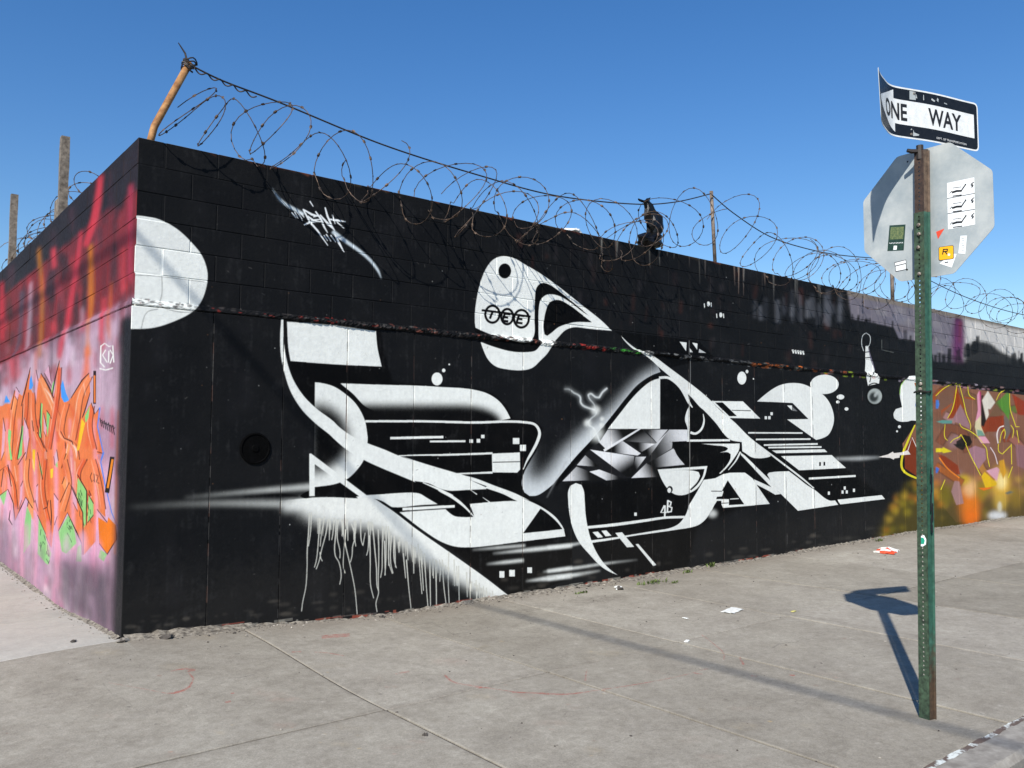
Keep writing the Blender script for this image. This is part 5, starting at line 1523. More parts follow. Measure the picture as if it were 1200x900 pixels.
t0, t1 = wall_pt(838, 304, YP), wall_pt(833.5, 224, YP)
t0[2] = WALL_TOP - 0.02
mid_post = pipe_post("fence_post", [t0, t1], 0.024, M_STEELPOST, "straight steel pipe post midway along the wall top", "fence posts on the wall")
q0 = wall_pt(1046, 352, YP)
q0[2] = WALL_TOP - 0.02
q1 = q0 + np.array([0.0, 0, 0.72])
far_post = pipe_post("fence_post", [q0, q1], 0.03, M_STEELPOST, "steel pipe post standing behind the octagonal sign", "fence posts on the wall")


def timber_post(px0, py0, px1, py1, w, label, stub=False):
    a, b = side_pt(px0, py0, 0.1), side_pt(px1, py1, 0.1)
    a[2] = WALL_TOP - 0.03
    o = empty("timber_post", a)
    tag(o, label, "post", "timber posts on the return wall")
    H = b[2] - a[2]
    dx, dy = 0.0, b[1] - a[1]
    V = []
    for t in np.linspace(0, 1, 7):
        for sx, sy in ((-1, -1), (1, -1), (1, 1), (-1, 1)):
            V.append((sx * w / 2 + rng.uniform(-0.003, 0.003), dy * t * 0.3 + sy * w / 2 + rng.uniform(-0.003, 0.003), H * t))
    Fc = [(i * 4 + k, i * 4 + (k + 1) % 4, (i + 1) * 4 + (k + 1) % 4, (i + 1) * 4 + k) for i in range(6) for k in range(4)] + [(3, 2, 1, 0), (24, 25, 26, 27)]
    mesh_obj("shaft", V, Fc, M_WOOD, o)
    if stub:
        link_mesh("base_block", box_mesh("base_block", (-0.05, w / 2 + 0.003, 0), (0.05, w / 2 + 0.11, 0.30), M_WOOD, 0.008), o)
    return o


timber_post(73, 243, 77, 160, 0.085, "tall weathered timber post with a short block at its base", True)
timber_post(14, 308, 15.5, 230, 0.085, "weathered timber post with wire coils on both sides")


def wire_obj(name, path, r, mat, label, cat, group=None, sides=5):
    V, Fc = [], []
    tube(V, Fc, path, r, sides)
    o = mesh_obj(name, V, Fc, mat, smooth=True)
    tag(o, label, cat, group)
    return o


def spline3(pts, n=12):
    P = [np.array(p, float) for p in pts]
    out = []
    for i in range(len(P) - 1):
        p0, p1, p2, p3 = P[max(0, i - 1)], P[i], P[i + 1], P[min(len(P) - 1, i + 2)]
        for k in range(n):
            t = k / n
            out.append(0.5 * (2 * p1 + (p2 - p0) * t + (2 * p0 - 5 * p1 + 4 * p2 - p3) * t * t + (3 * p1 - p0 - 3 * p2 + p3) * t**3))
    out.append(P[-1])
    return out


YT = 0.05
tp = [wall_pt(*q, YT) for q in ((223, 76), (262, 95), (330, 121), (450, 170), (560, 205), (650, 229), (740, 239), (790, 237), (833.5, 227))]
wire_obj("tension_wire", spline3(tp), 0.0075, M_TENSION, "dark line wire from the leaning pipe post to the middle post", "wire", "line wires over the wall")
tp = [wall_pt(*q, YT) for q in ((834, 228), (860, 250), (900, 276), (940, 290), (985, 299), (1046, 304))]
wire_obj("tension_wire", spline3(tp), 0.0075, M_TENSION, "dark line wire running from the middle post past the octagonal sign", "wire", "line wires over the wall")
tp = [q1, np.array([14.5, 0.06, 4.12]), np.array([17.5, 0.06, 4.05]), np.array([20.2, 0.06, 4.3])]
wire_obj("tension_wire", spline3(tp), 0.0075, M_TENSION, "dark line wire above the white and purple far end of the wall", "wire", "line wires over the wall")
# doubled, twisted start of the wire by the leaning post
V, Fc = [], []
A, B = np.array(wall_pt(228, 80, YT - 0.01)), np.array(wall_pt(300, 112, YT - 0.01))
tube(V, Fc, [A + (B - A) * t + np.array([0, 0.012 * math.sin(t * 30), -0.012 + 0.014 * math.cos(t * 30)]) for t in np.linspace(0, 1, 60)], 0.006, 5)
tag(mesh_obj("twisted_wire", V, Fc, M_TENSION), "twisted wire wrap knotted beside the leaning pipe post", "wire")


def razor_coil(name, centres, label, group, axis='x', phase=0.0, wire_r=0.0038, every=0.105):
    """centres: (x along wall, y out of wall, z, radius) for each turn"""
    n = len(centres)
    cs = np.array(centres, float)
    T = np.linspace(0, n - 1, (n - 1) * 26 + 1)
    path = []
    for t in T:
        c = [np.interp(t, range(n), cs[:, k]) for k in range(4)]
        j = int(round(t))
        an = 2 * math.pi * t + phase
        wob = 1 + 0.13 * math.sin(2.3 * t + phase) + 0.10 * math.sin(5.1 * t) + 0.06 * math.sin(11.3 * t + phase)
        r = c[3] * wob
        lean = 0.55 * math.sin(1.7 * t + phase) + 0.35 * math.sin(4.3 * t)
        u = c[0] + lean * r * math.sin(an) + 0.09 * math.sin(an * 0.5 + 3.0 * t)
        sq = 1 + 0.16 * math.sin(3.1 * t + 1.3 * phase)
        d, z = c[1] + r * math.cos(an) / sq, c[2] + r * math.sin(an) * sq + 0.05 * math.sin(1.9 * t + phase)
        path.append((u, d, z) if axis == 'x' else (d, u, z))
    path = [np.array(p) for p in path]
    for p in path:                               # keep the wire out of the masonry
        if axis == 'x' and p[1] > -0.03 and p[2] < WALL_TOP + 0.012:
            if p[1] > 0.09 or p[2] > WALL_TOP - 0.06:
                p[2] = WALL_TOP + 0.012
            else:
                p[1] = -0.03
        if axis == 'y' and p[2] < WALL_TOP + 0.012 and -0.03 < p[0] < 0.22:
            p[2] = WALL_TOP + 0.012
    V, Fc = [], []
    tube(V, Fc, path, wire_r, 5)
    acc = 0.0
    for i in range(1, len(path) - 1):
        acc += np.linalg.norm(path[i] - path[i - 1])
        if acc > every:
            acc = 0.0
            t = Vector(path[i + 1] - path[i - 1]).normalized()
            s = t.orthogonal().normalized()
            s.rotate(Matrix.Rotation(rng.uniform(0, 6.28), 3, t))
            w = t.cross(s)
            p = Vector(path[i])
            b = len(V)
            V += [p - t * 0.022, p + s * 0.011 - t * 0.012, p + s * 0.011 + t * 0.012, p + t * 0.022, p - s * 0.011 + t * 0.012, p - s * 0.011 - t * 0.012, p + w * 0.006, p - w * 0.006]
            for k in range(6):
                Fc.append((b + k, b + (k + 1) % 6, b + 6))
                Fc.append((b + (k + 1) % 6, b + k, b + 7))
    o = mesh_obj(name, V, Fc, M_WIRE, smooth=False)
    tag(o, label, "razor wire", group)
    return o


def turn(px, py, r, y=-0.2, dz=0.0):
    p = wall_pt(px, py, y)
    return (p[0], y, p[2] + dz, r)


razor_coil("razor_wire", [turn(205, 140, 0.19, 0.0), turn(232, 138, 0.2, -0.02), turn(262, 140, 0.22, -0.10), turn(300, 148, 0.25, -0.16), turn(326, 160, 0.25, -0.18), turn(358, 180, 0.25, -0.2), turn(396, 194, 0.24, -0.22), turn(428, 204, 0.26, -0.24)],
           "sparse bent razor wire turns next to the leaning pipe post", "razor wire on the mural wall", phase=0.6)
razor_coil("razor_wire", [turn(a, b, r, -0.22) for a, b, r in ((532, 228, 0.24), (572, 254, 0.3), (640, 262, 0.22), (728, 284, 0.27), (752, 284, 0.28), (776, 270, 0.2))],
           "second loose razor wire strand drooping over the helmet figure", "razor wire on the mural wall", phase=0.2)
seq = [(440, 206, 0.24), (470, 214, 0.25), (503, 222, 0.28), (530, 226, 0.27), (562, 250, 0.29), (585, 240, 0.25), (612, 244, 0.26), (638, 252, 0.26), (664, 257, 0.26), (690, 262, 0.25), (715, 276, 0.27), (742, 280, 0.28), (765, 268, 0.26), (790, 264, 0.27), (815, 258, 0.29), (838, 262, 0.28)]
razor_coil("razor_wire", [turn(a, b, r, -0.23) for a, b, r in seq], "rusty razor wire coil sagging in front of the wall over the white helmet figure", "razor wire on the mural wall", phase=1.9)
seq = [(850, 262, 0.32), (872, 275, 0.30), (893, 292, 0.30), (915, 300, 0.3), (936, 306, 0.31), (955, 312, 0.3), (974, 318, 0.3), (994, 326, 0.3), (1015, 330, 0.31), (1035, 332, 0.3), (1055, 338, 0.28)]
razor_coil("razor_wire", [turn(a, b, r, -0.24) for a, b, r in seq], "razor wire coil between the middle post and the octagonal sign", "razor wire on the mural wall", phase=0.3)
cs = [(8.4 + 0.62 * i + 0.2 * math.sin(i * 2.1), -0.22 + 0.05 * math.sin(i), 3.90 + 0.05 * math.sin(i * 1.7), 0.27 + 0.03 * math.sin(i * 2.9)) for i in range(6)]
razor_coil("razor_wire", cs, "second tangled razor wire coil crossing the first beside the octagonal sign", "razor wire on the mural wall", phase=2.2)
cs = [(11.9 + 0.52 * i + 0.2 * math.sin(i * 1.3), -0.24 + 0.04 * math.sin(i), 3.94 + 0.05 * math.sin(i * 1.9), 0.28 + 0.03 * math.sin(i * 2.3)) for i in range(16)]
razor_coil("razor_wire", cs, "razor wire coil above the grey, purple and white far end of the wall", "razor wire on the mural wall", phase=1.0)
cs = [(3.9 + 0.26 * i + 0.08 * math.sin(i * 1.3), 0.42 + 0.05 * math.sin(i), 3.92 + 0.04 * math.sin(i * 1.9), 0.30 + 0.03 * math.sin(i * 2.3)) for i in range(15)]
razor_coil("razor_wire", cs, "razor wire coil behind the timber posts of the return wall", "razor wire on the return wall", axis='y', phase=0.4)
razor_coil("razor_wire", [(2.45, 0.2, 3.97, 0.13), (2.75, 0.22, 3.98, 0.13), (3.0, 0.26, 3.98, 0.14)], "short loose razor wire end beside the tall timber post", "razor wire on the return wall", axis='y', phase=0.4)

# ------------------------------------------------------------------ torn black bag caught on the wire, pale scrap on the wall
bag_o = wall_pt(763, 289, 0.04)
bag_o[2] = WALL_TOP
bag = empty("plastic_bag", bag_o)
tag(bag, "torn black plastic bag snagged on the line wire above the wall", "bag")


def crumple(rows, seg, seed):
    r2 = random.Random(seed)
    V, Fc = [], []
    for (cx, cy, cz, rx, ry) in rows:
        for k in range(seg):
            a = 2 * math.pi * k / seg
            f = 1 + r2.uniform(-0.36, 0.34) + 0.12 * math.sin(3 * a + cz * 30)
            V.append((cx + rx * f * math.cos(a), cy + ry * f * math.sin(a), cz + r2.uniform(-0.012, 0.012)))
    m = len(rows)
    for i in range(m - 1):
        for k in range(seg):
            k2 = (k + 1) % seg
            Fc.append((i * seg + k, i * seg + k2, (i + 1) * seg + k2, (i + 1) * seg + k))
    Fc += [tuple(range(seg))[::-1], tuple((m - 1) * seg + k for k in range(seg))]
    return V, Fc


s = 0.0105       # metres for one photo pixel at this distance
V, Fc = crumple([(-0.02, 0, 0.012, 0.13, 0.09), (-0.02, 0, 0.05, 0.16, 0.11), (-0.015, 0, 0.10, 0.17, 0.12), (-0.01, 0, 0.15, 0.14, 0.10), (0.03, 0, 0.19, 0.09, 0.07)], 16, 3)
mesh_obj("bag_bundle", V, Fc, M_BAG, bag)
V, Fc = crumple([(0.05, 0, 0.195, 0.10, 0.06), (0.06, 0, 0.26, 0.14, 0.08), (0.06, 0, 0.33, 0.145, 0.08), (0.03, 0, 0.40, 0.12, 0.07), (-0.01, 0, 0.47, 0.075, 0.05), (-0.05, 0, 0.53, 0.055, 0.04), (-0.09, 0, 0.575, 0.05, 0.035)], 16, 5)
mesh_obj("bag_flap", V, Fc, M_BAG, bag)
V, Fc = crumple([(-0.085, 0, 0.565, 0.05, 0.03), (-0.13, 0, 0.555, 0.045, 0.025), (-0.18, 0, 0.555, 0.03, 0.02), (-0.215, 0, 0.565, 0.012, 0.01)], 8, 8)
V2, F2_ = crumple([(-0.07, 0, 0.56, 0.035, 0.02), (-0.045, 0, 0.60, 0.03, 0.018), (-0.02, 0, 0.615, 0.012, 0.01)], 8, 9)
b = len(V)
mesh_obj("bag_shred", V + V2, Fc + [tuple(i + b for i in f) for f in F2_], M_BAG, bag)

sc = wall_pt(672, 265, 0.08)
V, Fc = crumple([(0, 0, 0.008, 0.14, 0.05), (0.02, 0, 0.035, 0.10, 0.04), (0.06, 0, 0.055, 0.03, 0.02)], 10, 12)
o = mesh_obj("paper_scrap", [(v[0] + sc[0], v[1] + 0.08, v[2] + WALL_TOP + 0.004) for v in V], Fc, M_PAPER)
tag(o, "white crumpled paper scrap lying on the wall top under the coil", "litter", "paper litter")


# ------------------------------------------------------------------ street sign
pb = ground_pt(1083, 842)
sign = empty("street_sign", pb)
tag(sign, "green perforated steel post with a bent one-way sign over an octagonal sign back", "street sign")
lean = LAT * 0.018
pt_ = lambda p: np.array(p) - pb            # into the sign's own coordinates

# channel post: web with punched holes, two flanges with lips; web lies parallel to the octagonal sign
UW = 0.597 * LAT - 0.802 * FWD               # along the web (towards the viewer's right and nearer)
NW = -0.802 * LAT - 0.597 * FWD              # web faces this way
DW = -NW


def channel(name, z0, z1, w, d, mat, shift=0.0, holes=True, thick=0.004, web_mat=None):
    """U channel built along z; hole row in the web"""
    V, Fc = [], []
    pitch, hr = 0.0254, 0.0052
    nh = int((z1 - z0) / pitch)
    zs = z0

    def P(u, dd, z):
        return UW * u + DW * (dd + shift) + np.array([0, 0, z]) + lean * max(0, z) / 1.0
    # web: columns -w/2 .. -hr .. hr .. w/2 with octagonal hole in each cell
    for i in range(nh):
        za, zb = z0 + i * pitch, z0 + (i + 1) * pitch
        if i == nh - 1:
            zb = z1
        zc = za + pitch / 2
        c = 0.012
        for side_d in (0.0, thick):
            b = len(V)
            V.extend([P(-w / 2, side_d, za), P(-c, side_d, za), P(c, side_d, za), P(w / 2, side_d, za), P(w / 2, side_d, zb), P(c, side_d, zb), P(-c, side_d, zb), P(-w / 2, side_d, zb)])
            fs = [(b, b + 1, b + 6, b + 7), (b + 2, b + 3, b + 4, b + 5)]
            if holes and zc > 0.22:
                h = len(V)
                V.extend([P(hr * math.cos(math.pi / 4 * k + math.pi / 8), side_d, zc + hr * math.sin(math.pi / 4 * k + math.pi / 8)) for k in range(8)])
                # ring: corners order 1(-c,za) 2(c,za) 5(c,zb) 6(-c,zb)
                k1, k2, k5, k6 = b + 1, b + 2, b + 5, b + 6
                fs += [(k2, h + 7, h + 0, k5), (k5, h + 0, h + 1), (k5, h + 1, h + 2, k6), (k6, h + 2, h + 3), (k6, h + 3, h + 4, k1), (k1, h + 4, h + 5), (k1, h + 5, h + 6, k2), (k2, h + 6, h + 7)]
            else:
                fs.append((b + 1, b + 2, b + 5, b + 6))
            Fc.extend(fs if side_d else [f[::-1] for f in fs])
    nweb = len(Fc)
    # flanges and lips as swept profile
    for s_ in (-1, 1):
        prof = [(s_ * w / 2, 0), (s_ * (w / 2 + 0.006), d), (s_ * (w / 2 + 0.016), d + 0.002), (s_ * (w / 2 + 0.016), d + 0.006), (s_ * (w / 2 + 0.002), d + 0.006), (s_ * (w / 2 - thick), thick)]
        b = len(V)
        for z in (z0, z1):
            V.extend([P(u, dd, z) for u, dd in prof])
        m = len(prof)
        for k in range(m):
            k2 = (k + 1) % m
            f = (b + k, b + k2, b + m + k2, b + m + k)
            Fc.append(f if s_ > 0 else f[::-1])
        Fc += [tuple(b + k for k in range(m)), tuple(b + m + k for k in range(m))[::-1]]
    return mesh_obj(name, V, Fc, None, sign, mats=[mat, web_mat], fmat=[1] * nweb + [0] * (len(Fc) - nweb))


post_low = channel("post", -0.15, 2.80 - pb[2], 0.060, 0.038, M_POSTG, web_mat=M_POSTW)
post_up = channel("post", 2.45 - pb[2], 3.17 - pb[2], 0.056, 0.036, M_POSTB, shift=0.007, web_mat=M_POSTU)
post_up["label"] = "brown upper post section"
post_low["label"] = "green lower post section, rusty at its foot"


def bolt(z, u=0.0, r=0.009, off=-0.004):
    V, Fc = [], []
    c = UW * u + lean * z + np.array([0, 0, z])
    tube(V, Fc, [c + NW * 0.0, c + NW * 0.010, c + NW * 0.013], [r, r, r * 0.5], 6)
    return mesh_obj("bolt", V, Fc, M_BOLT, sign)


for py in (259, 270, 286, 318, 449, 455):
    z = CAM[2] + (514 - py) / F_PX * 4.83 - pb[2]
    bolt(z, rng.uniform(-0.004, 0.004), 0.011)
zb = CAM[2] + (514 - 458) / F_PX * 4.83 - pb[2]
V, Fc = [], []
ring = [UW * (0.046 * math.cos(a)) + DW * (0.02 + 0.034 * math.sin(a)) + np.array([0, 0, zb + 0.004 * math.sin(3 * a)]) + lean * zb for a in np.linspace(0, 2 * math.pi, 20)]
tube(V, Fc, ring, 0.005, 5)
mesh_obj("wire_tie", V, Fc, M_TENSION, sign)

# sticker and scrawled ink on the post
SP0, SN = pb + lean * 1.0 + NW * 0.002, NW


def decal(name, polys, p0, nrm, off, mat, parent, base):
    V, Fc = [], []
    for q in polys:
        b = len(V)
        V += [plane_pt(x, y, p0, nrm) + nrm * off - base for x, y in q]
        Fc.append(tuple(range(b, b + len(q)))[::-1])
    return mesh_obj(name, V, Fc, mat, parent)


def stroke_poly(pts, w):
    P = [np.array(p, float) for p in pts]
    out = []
    for a, b in zip(P[:-1], P[1:]):
        d = (b - a) / (np.linalg.norm(b - a) + 1e-9)
        nn = np.array([-d[1], d[0]]) * w / 2
        out.append([a + nn - d * w * 0.2, b + nn + d * w * 0.2, b - nn + d * w * 0.2, a - nn - d * w * 0.2])
    return out


pl0 = pb + lean * 0.9
st_ = decal("post_sticker", [[(1079.5, 628), (1083, 627), (1085.6, 632), (1085.2, 638), (1081.5, 640.5), (1079.3, 640)]], pl0, NW, 0.0015, M_STW, sign, pb)
decal("sticker_print", [[(1079.6, 630), (1082.4, 630), (1084, 633.5), (1083, 637.5), (1079.5, 637.5)]], pl0, NW, 0.0025, M_STT, st_, np.array(pb))
FL0 = pb + UW * 0.0475 + lean * 0.9
ink = []
for (x, y, l) in ((1090.2, 548, 16), (1091.2, 556, 20), (1090.5, 575, 24), (1092, 590, 20), (1090.8, 604, 18), (1091.6, 615, 9)):
    ink += stroke_poly([(x, y), (x + rng.uniform(-0.4, 0.6), y + l)], 1.5)
decal("ink_scrawl", ink, FL0, UW, 0.004, M_INK, sign, pb)

# octagonal sign, seen from the back
oc = depth_pt(1083.5, 250.0, 4.90)
OA, A2 = 0.775 / 2, 0.775 / 2 * math.tan(math.pi / 8)
octo = [(-A2, -OA), (A2, -OA), (OA, -A2), (OA, A2), (A2, OA), (-A2, OA), (-OA, A2), (-OA, -A2)]
ZV = np.array([0, 0, 1.0])


def rounded(poly, r, n=3):
    out = []
    m = len(poly)
    for i in range(m):
        p, a, b = np.array(poly[i]), np.array(poly[i - 1]), np.array(poly[(i + 1) % m])
        u, v = (a - p) / np.linalg.norm(a - p), (b - p) / np.linalg.norm(b - p)
        for k in range(n + 1):
            t = k / n
            q = p + u * r * (1 - t) ** 2 + v * r * t ** 2
            out.append(tuple(q))
    return out


ro = rounded(octo, 0.018)
V, Fc = [], []
for off in (0.0, -0.003):
    V += [pt_(oc + UW * u + ZV * v + NW * off) for u, v in ro]
m = len(ro)
Fc = [tuple(range(m)), tuple(range(m, 2 * m))[::-1]] + [(k, m + k, m + (k + 1) % m, (k + 1) % m) for k in range(m)]
octo_ob = mesh_obj("octagonal_sign", V, Fc, None, sign, mats=[M_ALU, M_RED], fmat=[0, 1] + [0] * m)
octo_ob["label"] = "bare grey back of the octagonal sign"
for (x, y) in ((1063.5, 189.5), (1063, 316)):
    q = pt_(plane_pt(x, y, oc, NW))
    V, Fc = [], []
    tube(V, Fc, [q, q + NW * 0.002], [0.006, 0.005], 8)
    mesh_obj("rivet", V, Fc, M_INK, octo_ob)


def sdec(name, polys, off, mat, parent=octo_ob):
    return decal(name, polys, oc, NW, off, mat, parent, pb)


S7, S6 = crop(1085, 190, 6.4286), crop(1010, 180, 6)
sheet = sdec("sticker", [S7((160, 158), (365, 115), (372, 470), (168, 508))], 0.0012, M_STW)
ink = []
for k in range(3):
    o_ = lambda *p: S7(*[(x + k * 1.5, y + k * 117.5) for x, y in p])
    for q, w in ((((200, 228), (232, 218), (268, 216)), 2.2), (((268, 216), (285, 190), (300, 170)), 1.3), (((180, 236), (196, 218)), 0.7), (((204, 256), (270, 247)), 1.0), (((205, 195), (268, 186)), 0.5), (((345, 190), (352, 178), (340, 172), (350, 160), (362, 150)), 0.9), (((345, 160), (358, 175), (352, 188)), 0.8)):
        ink += stroke_poly(o_(*q), w)
    ink.append(o_((293, 168), (300, 162), (307, 168), (300, 176)))
for q in (((163, 274), (368, 235)), ((166, 388), (370, 355))):
    ink += stroke_poly(S7(*q), 0.6)
sdec("sticker_print", ink, 0.0024, M_INK)
sdec("sticker", [S7((78, 525), (140, 500), (92, 580))], 0.0012, M_STR)
sdec("sticker", [S7((103, 765), (130, 742), (205, 690), (232, 692), (195, 795))], 0.0012, M_STW)
sdec("sticker", [S7((97, 648), (106, 639), (200, 626), (210, 632), (213, 722), (204, 730), (106, 742), (98, 736))], 0.0020, M_INK)
sdec("sticker", [S7((101, 650), (108, 642), (200, 630), (207, 635), (209, 720), (203, 726), (107, 738), (102, 733))], 0.0028, M_STY)
ink = []
for q, w in ((((135, 656), (128, 695)), 1.3), (((135, 658), (165, 656), (163, 672), (132, 675)), 1.2), (((148, 675), (162, 694)), 1.3)):
    ink += stroke_poly(S7(*q), w)
sdec("sticker_print", ink, 0.0036, M_INK)
star = []
for k in range(10):
    r_ = 14 if k % 2 == 0 else 6.5
    star.append((176 + r_ * math.sin(k * math.pi / 5), 697 - r_ * math.cos(k * math.pi / 5)))
sdec("sticker_print", [S7(*star)], 0.0036, M_STW)
sdec("sticker_print", stroke_poly(S7((145, 757), (170, 752)), 1.0), 0.0024, M_INK)
sdec("sticker", [S7((262, 555), (310, 553), (297, 692), (245, 688))], 0.0012, M_STW)
ink = []
for k in range(6):
    ink += stroke_poly(S7((270, 575 + 18 * k), (292, 572 + 18 * k)), 0.5)
sdec("sticker_print", ink, 0.0024, M_ALU)
sdec("sticker", [S6((195, 505), (308, 498), (295, 680), (180, 685))], 0.0012, M_STG)
sdec("sticker_print", [S6((205, 518), (298, 513), (291, 600), (197, 605))], 0.0022, M_STO)
ink = [S6((226, 648), (249, 648), (246, 676), (222, 677))]
for k in range(9):
    ink += stroke_poly(S6((196 + k * 11, 628 - k * 0.6), (202 + k * 11, 634 - k * 0.6)), 0.6)
sdec("sticker_print", ink, 0.0024, M_STW)
sdec("sticker", [S6((230, 765), (312, 745), (315, 815), (238, 832))], 0.0012, M_INK)
sdec("sticker_print", [S6((234, 769), (309, 750), (311, 770), (236, 788)), S6((238, 794), (310, 776), (311, 812), (241, 827))], 0.0022, M_STW)

# one-way sign, its left half bent towards the viewer's side of the street
ow0 = depth_pt(1069, 133.5, 4.84)
SH, UL, UR = 0.305 / 2, -0.462, 0.545


def ow_angle(u):
    return math.radians(22.0 + 30.0 * sm((-u - 0.09) / 0.16) + 10 * sm((-u - 0.3) / 0.13))


US = np.linspace(UL - 0.01, UR + 0.01, 240)
path = np.zeros((240, 2))
for i in range(1, 240):
    a = ow_angle((US[i] + US[i - 1]) / 2)
    path[i] = path[i - 1] + np.array([math.cos(a), math.sin(a)]) * (US[i] - US[i - 1])
i0 = int(np.argmin(np.abs(US)))
path -= path[i0]


def ow_pt(u, v, off):
    """point on the bent sheet; off towards the viewer"""
    q = [np.interp(u, US, path[:, k]) for k in (0, 1)]
    a = ow_angle(u)
    n = LAT * math.sin(a) - FWD * math.cos(a)
    twist = 0.05 * sm((-u - 0.1) / 0.33)
    return ow0 + LAT * q[0] + FWD * q[1] + ZV * (v + 0.004 * math.sin(u * 9)) + n * (off - twist * v * 0.6) - pb


def px_of(p):
    d = np.array(p) + pb - CAM
    return 600.0 + F_PX * float(d @ _r) / float(d @ _f)


_us = np.linspace(UL, UR, 200)
_pxs = np.array([px_of(ow_pt(u, 0.0, 0.0)) for u in _us])
u_at = lambda px: float(np.interp(px, _pxs, _us))


def bent_mesh(name, poly, off, mat, parent, back=None):
    """flat outline in sign coordinates, cut into narrow strips so that it follows the bend"""
    bm = bmesh.new()
    vs = [bm.verts.new((u, v, 0)) for u, v in poly]
    f = bm.faces.new(vs)
    bmesh.ops.triangulate(bm, faces=[f])
    u0, u1 = min(p[0] for p in poly), max(p[0] for p in poly)
    k = math.ceil(u0 / 0.02)
    while k * 0.02 < u1:
        bmesh.ops.bisect_plane(bm, geom=bm.verts[:] + bm.edges[:] + bm.faces[:], plane_co=(k * 0.02, 0, 0), plane_no=(1, 0, 0))
        k += 1
    bm.normal_update()
    V = [ow_pt(v.co.x, v.co.y, off) for v in bm.verts]
    bm.verts.index_update()
    Fc = [tuple(v.index for v in ff.verts) if ff.normal.z > 0 else tuple(v.index for v in ff.verts)[::-1] for ff in bm.faces]
    mats, fm = [mat], [0] * len(Fc)
    if back is not None:
        n = len(V)
        rim = [(e.verts[0].index, e.verts[1].index) for e in bm.edges if len(e.link_faces) == 1]
        V += [ow_pt(v.co.x, v.co.y, off - 0.0025) for v in bm.verts]
        k = len(Fc)
        Fc += [tuple(i + n for i in ff)[::-1] for ff in Fc[:k]]
        Fc += [(a, b, b + n, a + n) for a, b in rim]
        mats, fm = [mat, back], fm + [1] * (len(Fc) - k)
    bm.free()
    return mesh_obj(name, V, Fc, None, parent, mats=mats, fmat=fm)


def rrect(u0, u1, v0, v1, r):
    return rounded([(u0, v0), (u1, v0), (u1, v1), (u0, v1)], r, 5)


ow = bent_mesh("one_way_sign", rrect(UL, UR, -SH, SH, 0.035), 0.0, M_SWHITE, sign, M_ALU)
ow["label"] = "bent black and white sign reading ONE WAY with an arrow"
bent_mesh("sign_field", rrect(UL + 0.010, UR - 0.010, -SH + 0.010, SH - 0.010, 0.027), 0.0010, M_SBLACK, ow)
bent_mesh("arrow", [(u_at(1031.5), 0.0), (u_at(1048), -0.126), (u_at(1048), -0.074), (UR - 0.038, -0.074), (UR - 0.038, 0.074), (u_at(1047), 0.074), (u_at(1047), 0.126)], 0.0020, M_SWHITE, ow)


def lettering(name, text, u0, u1, v0, v1, off, mat, parent, gap=0.0):
    cu = bpy.data.curves.new("letters", 'FONT')
    cu.body = text
    cu.resolution_u = 4
    cu.offset = gap
    o = bpy.data.objects.new("letters", cu)
    ROOT.objects.link(o)
    dg = bpy.context.evaluated_depsgraph_get()
    me = bpy.data.meshes.new_from_object(o.evaluated_get(dg))
    bpy.data.objects.remove(o)
    bpy.data.curves.remove(cu)
    co = np.array([v.co[:] for v in me.vertices])
    lo, hi = co.min(0), co.max(0)
    V = [ow_pt(u0 + (c[0] - lo[0]) / (hi[0] - lo[0]) * (u1 - u0), v0 + (c[1] - lo[1]) / (hi[1] - lo[1]) * (v1 - v0), off) for c in co]
    Fc = [tuple(p.vertices) for p in me.polygons]
    bpy.data.meshes.remove(me)
    return mesh_obj(name, V, Fc, mat, parent)


lettering("lettering", "ONE", u_at(1037.5), u_at(1062.5), -0.052, 0.052, 0.0034, M_INK, ow, 0.022)
lettering("lettering", "WAY", u_at(1087.5), u_at(1126), -0.052, 0.052, 0.0034, M_INK, ow, 0.022)
lettering("lettering", "DEPT. OF TRANSPORTATION", 0.19, 0.435, -0.129, -0.117, 0.0024, M_SWHITE, ow)
scr = [[(-0.02, 0.085), (0.03, 0.087), (0.028, 0.136), (-0.018, 0.138)], [(0.03, 0.10), (0.042, 0.098), (0.036, 0.125)], [(0.09, 0.095), (0.097, 0.094), (0.096, 0.128), (0.091, 0.126)], [(0.155, 0.105), (0.18, 0.096), (0.188, 0.104), (0.16, 0.116)], [(0.26, 0.10), (0.285, 0.097), (0.284, 0.103), (0.261, 0.106)],
       [(0.0, -0.135), (0.045, -0.128), (0.05, -0.120), (0.01, -0.112), (0.004, -0.095)], [(-0.02, -0.10), (-0.006, -0.098), (-0.008, -0.088)], [(0.20, 0.108), (0.212, 0.100), (0.216, 0.118), (0.205, 0.126)]]
for q in scr:
    bent_mesh("paint_chip", q, 0.0021, M_ALU, ow)
# bracket under the one-way sign
zt = 3.17 - pb[2]
V, Fc = [], []
c = lean * zt + np.array([0, 0, zt]) + DW * 0.02
tube(V, Fc, [c + LAT * -0.075 + ZV * 0.005, c + LAT * -0.05, c + LAT * 0.045], [0.012, 0.014, 0.014], 6)
tube(V, Fc, [c - ZV * 0.05, c + ZV * 0.035], 0.021, 8)
mesh_obj("bracket", V, Fc, M_TENSION, sign)
for du in (-0.012, 0.016):
    q = ow_pt(du, -0.125 if du < 0 else 0.125, 0.0)
    V, Fc = [], []
    n_ = LAT * math.sin(ow_angle(0)) - FWD * math.cos(ow_angle(0))
    tube(V, Fc, [q, q + n_ * 0.006], [0.009, 0.007], 6)
    mesh_obj("bolt", V, Fc, M_BOLT, ow)


